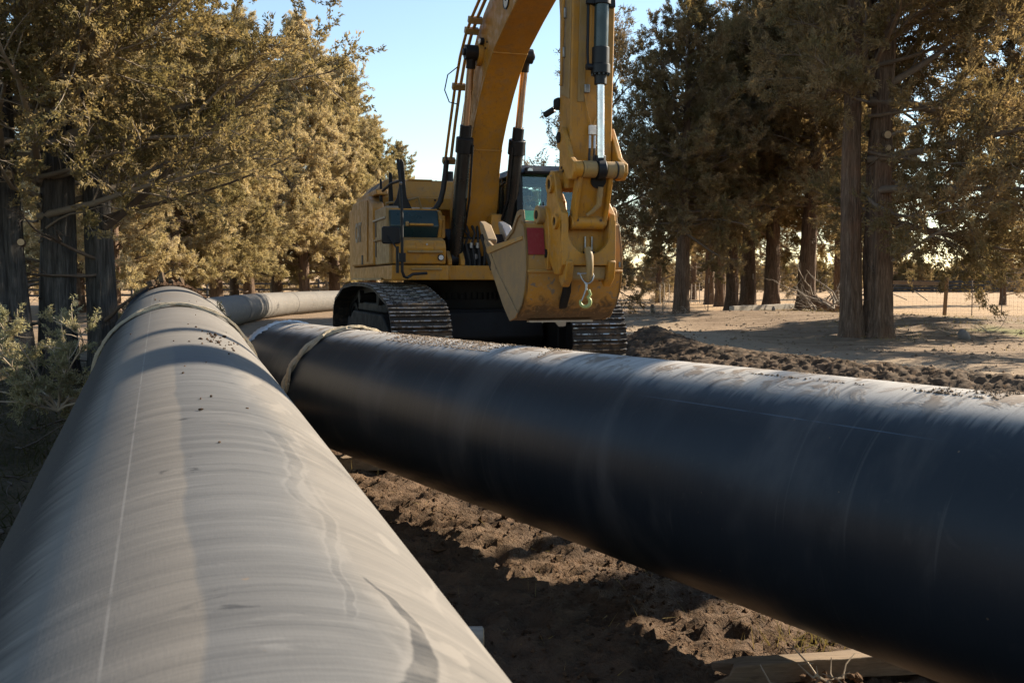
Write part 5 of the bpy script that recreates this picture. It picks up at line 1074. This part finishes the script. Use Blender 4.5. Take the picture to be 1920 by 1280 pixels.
GL = 'golden junipers in the sunlit row behind the long pipe'
left = [(212, 38, 'A', .98, 'golden juniper whose crown shows just right of the dark front trunks'), (262, 45, 'B', .92, 'slim golden juniper between the first and second of the sunlit row'), (328, 42, 'A', .90, 'low bushy golden juniper behind the crest of the pipe'),
        (407, 45, 'A', 1.0, 'golden juniper on the thickest dark trunk of the sunlit row'), (468, 49, 'B', 1.02, 'golden juniper on a leaning forked trunk'), (520, 57, 'A', 1.05, 'golden juniper tucked behind the leaning forked one'),
        (572, 55, 'B', 1.12, 'tallest golden juniper reaching past the top of the picture beside the sky'), (628, 58, 'A', 1.10, 'pointed golden juniper beside the tallest one against the sky'), (668, 66, 'B', 1.02, 'golden juniper with a loose pointed top behind the counterweight'),
        (700, 68, 'A', .95, 'golden juniper sloping down beside the excavator hood'), (738, 72, 'B', .80, 'shortest golden juniper at the end of the row above the engine hood'), (150, 46, 'B', 1.0, 'golden juniper mostly hidden by the dark front trunks'), (360, 60, 'B', 1.0, 'golden juniper in the second rank behind the thick trunk'), (440, 64, 'A', 1.0, 'golden juniper deep in the row between two nearer crowns'), (90, 52, 'A', 1.05, 'golden juniper behind the broad fluted front trunk'), (300, 58, 'B', .95, 'golden juniper seen through the gap over the pipe crest')]
rg = random.Random(77)
for i, (px_, d, k, sc, lb) in enumerate(left):
    tree({'A': KA, 'B': KB}[k], px2x(px_, d), d, lb, sc, rg.uniform(0, 6.28), 1.0, (rg.uniform(-.03, .03), rg.uniform(-.03, .03)), GL)
GR = 'dark junipers of the shaded row'
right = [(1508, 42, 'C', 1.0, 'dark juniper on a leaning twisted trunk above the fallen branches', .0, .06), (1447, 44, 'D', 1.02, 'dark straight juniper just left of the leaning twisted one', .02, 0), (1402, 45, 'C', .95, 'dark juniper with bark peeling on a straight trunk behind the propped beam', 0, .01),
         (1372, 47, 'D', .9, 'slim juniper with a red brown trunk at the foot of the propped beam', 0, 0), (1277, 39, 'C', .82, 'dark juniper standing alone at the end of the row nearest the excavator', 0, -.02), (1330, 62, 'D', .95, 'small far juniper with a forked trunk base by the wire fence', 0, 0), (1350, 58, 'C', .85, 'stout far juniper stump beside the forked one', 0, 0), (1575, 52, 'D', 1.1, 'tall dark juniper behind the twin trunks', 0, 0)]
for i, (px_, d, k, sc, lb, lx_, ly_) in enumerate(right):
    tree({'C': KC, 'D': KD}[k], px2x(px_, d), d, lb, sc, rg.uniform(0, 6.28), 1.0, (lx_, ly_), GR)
GB = 'brown sparse junipers beyond the shaded row'
for (px_, d, sc, lb) in ((1128, 44, 1.2, 'brown sparse juniper whose branch tips show left of the stick'), (1235, 66, 1.0, 'brown sparse juniper in the gap right of the bucket'), (1120, 70, .9, 'brown sparse juniper hidden behind the bucket linkage'), (1300, 78, 1.1, 'pale brown juniper far behind the lone dark one'), (1450, 74, 1.0, 'brown juniper seen between the straight dark trunks'), (1880, 60, .85, 'brown juniper at the picture edge over the wire fence'), (1640, 80, 1.0, 'brown juniper seen behind the twin trunks')):
    tree(KE, px2x(px_, d), d, lb, sc, rg.uniform(0, 6.28), 1.0, (0, 0), GB)
# far low junipers beyond the field
for k in range(26):
    px_ = 1655 + k * 11.5 + rg.uniform(-5, 5); d = rg.uniform(128, 150); tree(KF, px2x(px_, d), d, 'low dark juniper on the far side of the dry field', rg.uniform(.62, 1.05), rg.uniform(0, 6.28), rg.uniform(.7, 1.0), (0, 0), 'low junipers across the field')
for k in range(16):
    px_ = 1180 + k * 28 + rg.uniform(-10, 10); d = rg.uniform(120, 160); tree(KF, px2x(px_, d), d, 'low juniper far off behind the shaded row', rg.uniform(.7, 1.1), rg.uniform(0, 6.28), .9, (0, 0), 'low junipers behind the shaded row')
for k in range(20):
    px_ = -60 + k * 42 + rg.uniform(-12, 12); d = rg.uniform(100, 140); tree(KF, px2x(px_, d), d, 'low juniper far off behind the golden row', rg.uniform(.7, 1.1), rg.uniform(0, 6.28), .8, (0, 0), 'low junipers behind the golden row')

# --- hero: twin trunked juniper right of the machine
HR = empty('juniper_tree', (px2x(1622, 26.3), 26.3, 0), label='big twin trunked juniper with two cut limb scars at the road edge', cat='tree'); HR.location.z = gz(HR.location.x, 26.3) - .05
for nm_, sx, r_, sd_, ln_ in (('trunk', -.36, .27, 3, (-.012, 0)), ('trunk', .30, .34, 9, (.012, .0))):
    t = link(nm_, trunk_mesh('trunk', 16, r_, sd_, .26, 36, ln_, .95, .25, 60, .10, .12, .8), M['bark'], HR); t.location = (sx, 0, 0)
cb, cl = crown(71, 17, 5.3, 3.9, 124, per=10, ln=.12, wd=.042, density=1.0, tw=.95, bare=.12, el=(-12, 45), bias=(0.0, .42), dead=.06, skip=.20)
link('branches', arr_mesh('branches', cb[0], [cb[1]]), M['branch'], HR); link('crown', arr_mesh('crown', cl[0], [cl[1]], smooth=False), M['leaf_dark'], HR)
cutstub(HR, (.34, -.30, 5.28), (.1, -1, 0), .095); cutstub(HR, (.36, -.30, 4.95), (.1, -1, 0), .08)
def bare_limb(parent, p, d, L, r, seed, mat='branch_pale', subs=7, up=.03):
    rng = np.random.default_rng(seed); P = wander(np.array(p, float), np.array(d, float), L, 9, rng, .10, up); T = [(P, np.linspace(r, .008, 10), 7)]
    for j in range(subs):
        k = rng.integers(3, 9); q = P[k]; sd2 = rot_to(P[k] - P[k - 1], R_(rng.uniform(25, 60)), rng.uniform(0, 6.28)); Q = wander(q, sd2, L * rng.uniform(.15, .35), 4, rng, .18, up); T.append((Q, np.linspace(r * .35, .004, 5), 5))
        for g in range(3): W = wander(Q[rng.integers(1, 4)], rot_to(sd2, .7, rng.uniform(0, 6.28)), L * .10, 3, rng, .2); T.append((W, np.linspace(.007, .002, 4), 3))
    V, F = tubes_arrays(T); return link('bare_limb', arr_mesh('bare_limb', V, [F]), M[mat], parent)
bare_limb(HR, (.5, -.2, 2.0), (1.5, -.3, .85), 3.2, .055, 5); bare_limb(HR, (.5, 0, 2.8), (1.2, -.4, .9), 2.4, .04, 6); bare_limb(HR, (.5, -.2, 5.3), (1.4, -.5, .5), 3.6, .05, 7); bare_limb(HR, (-.1, -.2, 6.4), (-.1, -.4, 1.), 3.0, .07, 8, 'branch')
# overhanging near juniper off to the side: its outer boughs hang into the upper corner
tree(KC, 17.6, 33.0, 'juniper whose boughs hang into the upper corner over the field fence', 1.12, 1.1, 1.0)

# --- hero: dark juniper in front at the other side
HL = empty('juniper_tree', (-6.75, 14.2, 0), label='large dark juniper with broad fluted trunks and pruned stubs beside the dusty pipe', cat='tree'); HL.location.z = gz(-6.75, 14.2) - .1
for sx, sy_, r_, sd_, ln_ in ((-.32, -.3, .31, 2, (-.006, 0)), (.17, .1, .24, 6, (.005, 0)), (.70, .45, .19, 8, (.004, 0))):
    t = link('trunk', trunk_mesh('trunk', 11.5, r_, sd_, .30, 34, ln_, .95, .2, 60, .08, .25, .8), M['bark_grey'], HL); t.location = (sx, sy_, 0)
cb, cl = crown(83, 12.0, 3.7, 2.7, 165, per=10, ln=.064, wd=.030, density=1.15, tw=1.1, bare=.05, el=(6, 45), bias=(-.1, .10), dead=.05, lean=(.02, -.02), rfun=lambda u: (1 - u) ** .4 * (.75 + .25 * min(1, u * 5)))
print('hero', len(cl[1]), len(cb[1])); link('branches', arr_mesh('branches', cb[0], [cb[1]]), M['branch_pale'], HL); link('crown', arr_mesh('crown', cl[0], [cl[1]], smooth=False), m_leaf('olive_juniper_foliage', [(.13, .115, .055), (.24, .195, .10), (.37, .285, .165), (.50, .39, .26)], .48, 1.2), HL)
for (p, d, L, r, sd_) in (((.85, .3, 2.2), (1, -.25, .62), 3.4, .06, 11), ((.85, .3, 2.35), (1, -.1, .25), 2.8, .035, 12), ((.75, .3, 1.75), (-.8, -.8, .18), 1.6, .03, 13), ((.8, .3, 1.55), (-.9, -.8, -.1), 1.5, .025, 14), ((.8, .3, .85), (1.2, -.6, .42), 1.4, .035, 15), ((.8, .2, .55), (1.2, -.7, .1), 1.5, .03, 16), ((.3, -.1, 2.9), (1, -.7, .1), 2.2, .04, 17), ((-.2, -.5, 3.2), (.6, -1, .3), 2.4, .045, 18), ((-.4, -.5, 2.4), (-.5, -1, .2), 2.0, .035, 19)):
    bare_limb(HL, p, d, L, r, sd_, 'branch_pale' if sd_ > 16 else 'twig_dark', 6, .02)
for (x, z, r) in ((-.05, 2.85, .07), (.10, 1.95, .045), (-.32, 1.72, .07), (-.14, .92, .05), (.55, 1.12, .04)): cutstub(HL, (x, -.62 if x < .3 else -.0, z), (.25, -1, .1), r)

# --- dead snag off to the sun side: its stem throws the narrow shadows across both pipes
SN = empty('dead_snag', (9.5, 10.6, 0), label='bare dead juniper snag standing in the open beyond the black pipe', cat='tree'); SN.location.z = gz(9.5, 10.6) - .05
link('trunk', trunk_mesh('trunk', 13, .40, 5, .2, 24, (.0, 0), .3, .35, 30, .1, .12, .5), M['bark_grey'], SN)
t = link('trunk', trunk_mesh('trunk', 11, .11, 8, .2, 14, (.0, 0), .3, .5, 30, .1, .2, .5), M['bark_grey'], SN); t.location = (-.35, .95, 0)
bare_limb(SN, (0, .1, 3.0), (.15, .35, 1.), 4.5, .07, 31, 'branch', 3, 0)
bare_limb(SN, (0, 0, 5.2), (-.2, -.5, 1.), 3.0, .06, 32, 'branch', 4, 0)

# --- near grey green juniper sapling at the picture edge
def sapling(name, loc, seed, Rr, Hh, nl, label, leaf='leaf_grey', ln=.032, wd=.011, per=14, cat='shrub', bare=.3, spread=(5, 75), branch='twig'):
    rng = np.random.default_rng(seed); T = []; LP = []; LD = []; r = empty(name, loc, label=label, cat=cat)
    for i in range(nl):
        az = rng.uniform(0, 6.28); e = R_(rng.uniform(*spread)); d = np.array([math.cos(az) * math.cos(e), math.sin(az) * math.cos(e), math.sin(e)]); L = Rr * rng.uniform(.6, 1.1); P = wander(np.array([0, 0, .02]), d, L, 8, rng, .22, .05); P[:, 2] *= Hh / Rr; T.append((P, np.linspace(.011, .003, 9), 5))
        for j in range(int(L * 13)):
            k = rng.integers(2, 8); Q = wander(P[k], rot_to(P[k + 1] - P[k], rng.uniform(.4, 1.1), rng.uniform(0, 6.28)), L * rng.uniform(.10, .30), 4, rng, .25, .05); T.append((Q, np.linspace(.0045, .002, 5), 4))
            if rng.random() < bare: continue
            for g in range(5):
                k2 = rng.integers(1, 4); td = rot_to(Q[k2 + 1] - Q[k2], rng.uniform(.2, .9), rng.uniform(0, 6.28)); W = wander(Q[k2], td, rng.uniform(.05, .11), 2, rng, .2); T.append((W, np.array([.0022, .0018, .0012]), 3)); LP += [W[0], W[1], W[2]]; LD += [td] * 3
    V, F = tubes_arrays(T); link('branches', arr_mesh('branches', V, [F]), M[branch], r); LV, LF = sprays(np.array(LP), np.array(LD), rng, per, ln, wd, .9); link('foliage', arr_mesh('foliage', LV, [LF], smooth=False), M[leaf], r); return r
x_, y_ = -3.72, 8.1; sapling('juniper_shrub', (x_, y_, gz(x_, y_) + .42), 5, 1.0, 1.0, 14, 'grey green juniper sapling with pale bare twigs beside the dusty pipe')
x_, y_ = -3.95, 7.0; sapling('juniper_shrub', (x_, y_, gz(x_, y_) + .30), 8, .75, .8, 7, 'smaller grey green sapling cut by the picture edge beside the dusty pipe')
x_, y_ = -6.0, 17.5; sapling('juniper_shrub', (x_, y_, gz(x_, y_)), 9, 1.5, 1.25, 22, 'golden bushy undergrowth between the dark trunk and the pipe crest', 'leaf_gold', .08, .022, 12)
x_, y_ = -8.1, 24; sapling('juniper_shrub', (x_, y_, gz(x_, y_)), 10, 1.4, 1.5, 20, 'golden juniper bush behind the pipe crest under the sunlit row', 'leaf_gold', .09, .025, 12)

# grass and debris in the shade beside the pipe
def blades(name, P, ln, wd, mat, seed, lay=.5):
    rng = np.random.default_rng(seed); D = np.tile(np.array([0, 0, 1.]), (len(P), 1)); V, F = sprays(P, D, rng, 1, ln, wd, lay); return tag(link(name, arr_mesh(name, V, [F], smooth=False), mat), kind='stuff')
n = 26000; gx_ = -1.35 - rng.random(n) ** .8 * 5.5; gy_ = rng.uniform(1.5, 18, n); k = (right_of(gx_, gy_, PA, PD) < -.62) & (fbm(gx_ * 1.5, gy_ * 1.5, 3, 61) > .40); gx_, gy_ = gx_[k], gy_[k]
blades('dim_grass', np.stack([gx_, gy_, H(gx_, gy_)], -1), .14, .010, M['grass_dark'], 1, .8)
T = []; rr_ = np.random.default_rng(9)
for k in range(230):
    y0 = rr_.uniform(2, 16); x0 = PA[0] + PD[0] / PD[1] * (y0 - PA[1]) - rr_.uniform(.9, 4.5); a = rr_.uniform(0, 6.28); p = np.array([x0, y0, gz(x0, y0) + .03 + rr_.random() * .12]); T.append((wander(p, np.array([math.cos(a), math.sin(a), rr_.uniform(-.1, .25)]), rr_.uniform(.3, 1.3), 6, rr_, .22), np.linspace(rr_.uniform(.004, .014), .002, 7), 4))
V, F = tubes_arrays(T); tag(link('fallen_twigs', arr_mesh('fallen_twigs', V, [F]), M['twig_dark']), kind='stuff')
n = 9000; gx_ = rng.uniform(9, 24, n); gy_ = rng.uniform(21, 42, n); k = fbm(gx_ * .8, gy_ * .8, 3, 62) > .53; gx_, gy_ = gx_[k], gy_[k]
blades('dry_grass', np.stack([gx_, gy_, H(gx_, gy_)], -1), .12, .014, M['grass'], 2, .5)
n = 160; gx_ = rng.normal(1.35, .14, n); gy_ = rng.normal(4.25, .07, n); blades('straw_tufts', np.stack([gx_, gy_, H(gx_, gy_)], -1), .13, .005, M['grass'], 3, .6)
n = 420; t_ = rng.random(n); gx_ = rng.uniform(-1.6, 2.4, n); gy_ = rng.uniform(2.6, 8.6, n); blades('straw_litter', np.stack([gx_, gy_, H(gx_, gy_) + .01], -1), .10, .004, M['grass'], 4, 3.)

# --- fallen branches and brush under the shaded row
def brush(name, x, y, seed, n, L, label, mat='branch_pale', cat='brush', r=.03, h=.8):
    rng = np.random.default_rng(seed); T = []; z = gz(x, y); root = empty(name, (x, y, z), label=label, cat=cat)
    for k in range(n):
        a = rng.uniform(0, 6.28); P = wander(np.array([rng.normal(0, .35), rng.normal(0, .35), .05 + rng.random() * .25]), np.array([math.cos(a), math.sin(a), rng.uniform(.05, h)]), L * rng.uniform(.5, 1.2), 7, rng, .2); T.append((P, np.linspace(r * rng.uniform(.5, 1.2), .004, 8), 5))
        for j in range(5): q = P[rng.integers(2, 7)]; T.append((wander(q, rot_to(P[3] - P[2], .8, rng.uniform(0, 6.28)), L * .3, 4, rng, .25), np.linspace(r * .3, .003, 5), 4))
    V, F = tubes_arrays(T); tag(link('branches', arr_mesh('branches', V, [F]), M[mat], root), kind='stuff'); return root
brush('brush_heap', px2x(1545, 40), 40, 3, 12, 2.6, 'pale heap of fallen branches between the leaning trunk and the twin trunks', r=.06)
brush('brush_heap', px2x(1580, 37), 37, 13, 9, 2.2, 'tangled dead branches against the back of the twin trunks', r=.05)
brush('brush_heap', px2x(1520, 39.5), 39.5, 4, 6, 1.4, 'low dead sticks at the foot of the leaning trunk', r=.03, h=.4)
brush('brush_heap', px2x(1285, 37), 37, 6, 8, .6, 'small dry tuft of twigs at the foot of the lone dark juniper', 'twig', r=.008)
brush('brush_heap', px2x(1225, 41), 41, 7, 8, .9, 'dry sticks lying on the sunlit strip right of the bucket', 'twig', r=.014, h=.3)
brush('brush_heap', px2x(1838, 25.5), 25.5, 9, 9, .55, 'dry weed stalks next to the round stone', 'twig', r=.010)
brush('brush_heap', px2x(1700, 25.3), 25.3, 10, 7, .5, 'few bare twigs on the mound right of the twin trunks', 'twig_dark', r=.007, h=.3)
lg = log('fallen_log', (px2x(1570, 38), 38, .35), (px2x(1525, 39), 39, .75), .17, M['bark'], 'fallen log leaning in the brush behind the twin trunks', 'log')
beam('propped_beam', (px2x(1372, 37), 37, gz(px2x(1372, 37), 37) + .10), (px2x(1485, 40), 40, gz(px2x(1485, 40), 40) + .36), .22, .20, M['timber_grey'], 'long pale beam lying askew in front of the shaded trunks', seed=3)
def stone(x, y, r, label, seed):
    o = clods('stone', np.array([[x, y, gz(x, y) + r * .45]]), np.array([r * 1.1]), M['stone'], seed); del o['kind']
    sb = o.modifiers.new('sub', 'SUBSURF'); sb.levels = 2; sb.render_levels = 2
    for p in o.data.polygons: p.use_smooth = True
    return tag(o, label, 'stone')
stone(px2x(1808, 25.6), 25.6, .22, 'round grey stone at the edge of the green patch', 3); stone(px2x(1224, 46), 46, .25, 'pale flat stone on the sunlit strip behind the track', 6); stone(px2x(1450, 36), 36, .12, 'small stone below the propped beam', 8)

# --- fences
FN = empty('wire_fence', (px2x(1765, 43), 43, 0), label='wire field fence with one leaning wooden post and steel stakes along the dry field', cat='fence')
fd = Vector((1, -.10, 0)).normalized(); f0 = Vector((px2x(1650, 44), 44, 0))
def fp(s): p = f0 + fd * s; return Vector((p.x, p.y, gz(p.x, p.y)))
def rel(p): return Vector(p) - FN.location
wp = fp(2.75); o = MB().prism([(-.075, -.06), (.06, -.075), (.075, .06), (-.06, .075)], -.3, 1.62, 'z').obj('wooden_post', M['post'], FN, bevel=.01); o.location = rel(wp); o.rotation_euler = (0, R_(2.5), 0)
a, b = rel(fp(.05) + Vector((0, 0, 1.40))), rel(wp + Vector((.05, 0, 1.38))); m = MB(); q = (b - a).to_track_quat('X', 'Z').to_matrix(); m.box((a + b) / 2, ((b - a).length, .05, .17), M=q); m.obj('top_board', M['timber'], FN)
first = None
for s_ in [3.9, 5.15, 6.5, 8.2, 10, 12, 14, -1.5, -3.5, -5.5, -7.5, -9.5]:
    p = fp(s_)
    if first is None:
        m = MB(); m.box((0, 0, .6), (.035, .008, 1.85)); m.box((0, .016, .6), (.008, .03, 1.85)); first = m.obj('steel_stake', M['tpost'], FN); c = first; cp0 = MB().box((0, 0, 1.42), (.04, .022, .24)).obj('stake_tip', M['railpale'], first)
    else:
        c = first.copy(); col.objects.link(c); t_ = cp0.copy(); col.objects.link(t_); t_.parent = c
    c.location = rel(p); c.rotation_euler = (0, R_(rg.uniform(-1.5, 1.5)), rg.uniform(-.3, .3))
for z_ in (.08, .22, .38, .56, .76, .98, 1.22, 1.38):
    m = MB(); m.tube([rel(fp(s_) + Vector((0, 0, z_ + .01 * math.sin(s_ * 5)))) for s_ in np.arange(-10, 14.5, .9)], .0032, 4, cap=False); m.obj('line_wire', M['wire'], FN)
m = MB()
for s_ in np.arange(-10, 14, .17): m.tube([rel(fp(s_) + Vector((0, 0, .08))), rel(fp(s_) + Vector((0, 0, 1.22)))], .0022, 3, cap=False)
tag(m.obj('stay_wires', M['wire'], FN), kind='stuff')
for (s0, z0, s1, z1) in ((.1, 1.05, 1.1, .62), (1.4, 1.02, 1.98, .62)): MB().tube([rel(fp(s0) + Vector((0, -.1, z0))), rel(fp(s1) + Vector((0, -.1, z1)))], .022, 6).obj('brace_stick', M['timber_grey'], FN)
def rail_fence(name, x0, y0, x1, y1, h, rails, step, mat, label, group=None, pmat=None, pr=.07, rh=.13):
    root = empty(name, ((x0 + x1) / 2, (y0 + y1) / 2, 0), label=label, cat='fence', group=group); L = math.hypot(x1 - x0, y1 - y0); n = max(1, int(L / step)); ang = math.atan2(y1 - y0, x1 - x0); pm = rm = None
    for i in range(n + 1):
        t = i / n; x, y = x0 + (x1 - x0) * t, y0 + (y1 - y0) * t
        if pm is None: o = MB().box((0, 0, h / 2), (pr * 2, pr * 2, h + .25)).obj('post', pmat or mat, root); pm = o
        else: o = pm.copy(); col.objects.link(o)
        o.location = Vector((x, y, gz(x, y))) - root.location; o.rotation_euler = (0, 0, ang)
        if i < n:
            for k in range(rails):
                z = h * (k + .55) / rails
                if rm is None: r = MB().box((L / n / 2, -pr - .02, 0), (L / n, .04, rh)).obj('rail', mat, root); rm = r
                else: r = rm.copy(); col.objects.link(r)
                r.location = Vector((x, y, gz(x, y) + z)) - root.location; r.rotation_euler = (0, 0, ang)
rail_fence('rail_fence', 44, 118, 96, 110, 1.5, 4, 3.2, M['railblack'], 'long black rail fence across the far side of the dry field', rh=.24)
rail_fence('rail_fence', -46, 80, 2, 84, 1.45, 3, 3.0, M['railblack'], 'black rail fence seen between the trunks of the golden row', rh=.16)
rail_fence('rail_fence', -14, 58, -1.5, 60, 1.25, 2, 2.6, M['railpale'], 'pale rail fence seen under the excavator body', rh=.11)
PF = empty('stake_fence', (px2x(1290, 62), 62, 0), label='line of thin stakes and wire beyond the lone dark juniper', cat='fence'); st = None
for k in range(22):
    x = px2x(1238 + k * 8.2, 62 + k * .25); y = 62 + k * .25
    if st is None: st = MB().cyl((0, 0, -.1), (0, 0, 1.25), .03, 6).obj('stake', M['railpale'], PF); o = st
    else: o = st.copy(); col.objects.link(o)
    o.location = Vector((x, y, gz(x, y))) - PF.location; o.rotation_euler = (rg.uniform(-.04, .04), rg.uniform(-.05, .05), 0)
for z_ in (.4, .8, 1.1): MB().tube([Vector((px2x(1238 + k * 8.2, 62 + k * .25), 62 + k * .25, .02 + z_)) - PF.location for k in range(0, 22, 3)], .006, 4).obj('line_wire', M['wire'], PF)
print('tris', sum(len(m.loops) - 2 * len(m.polygons) for m in bpy.data.meshes if m.users), 'objs', len(bpy.data.objects))
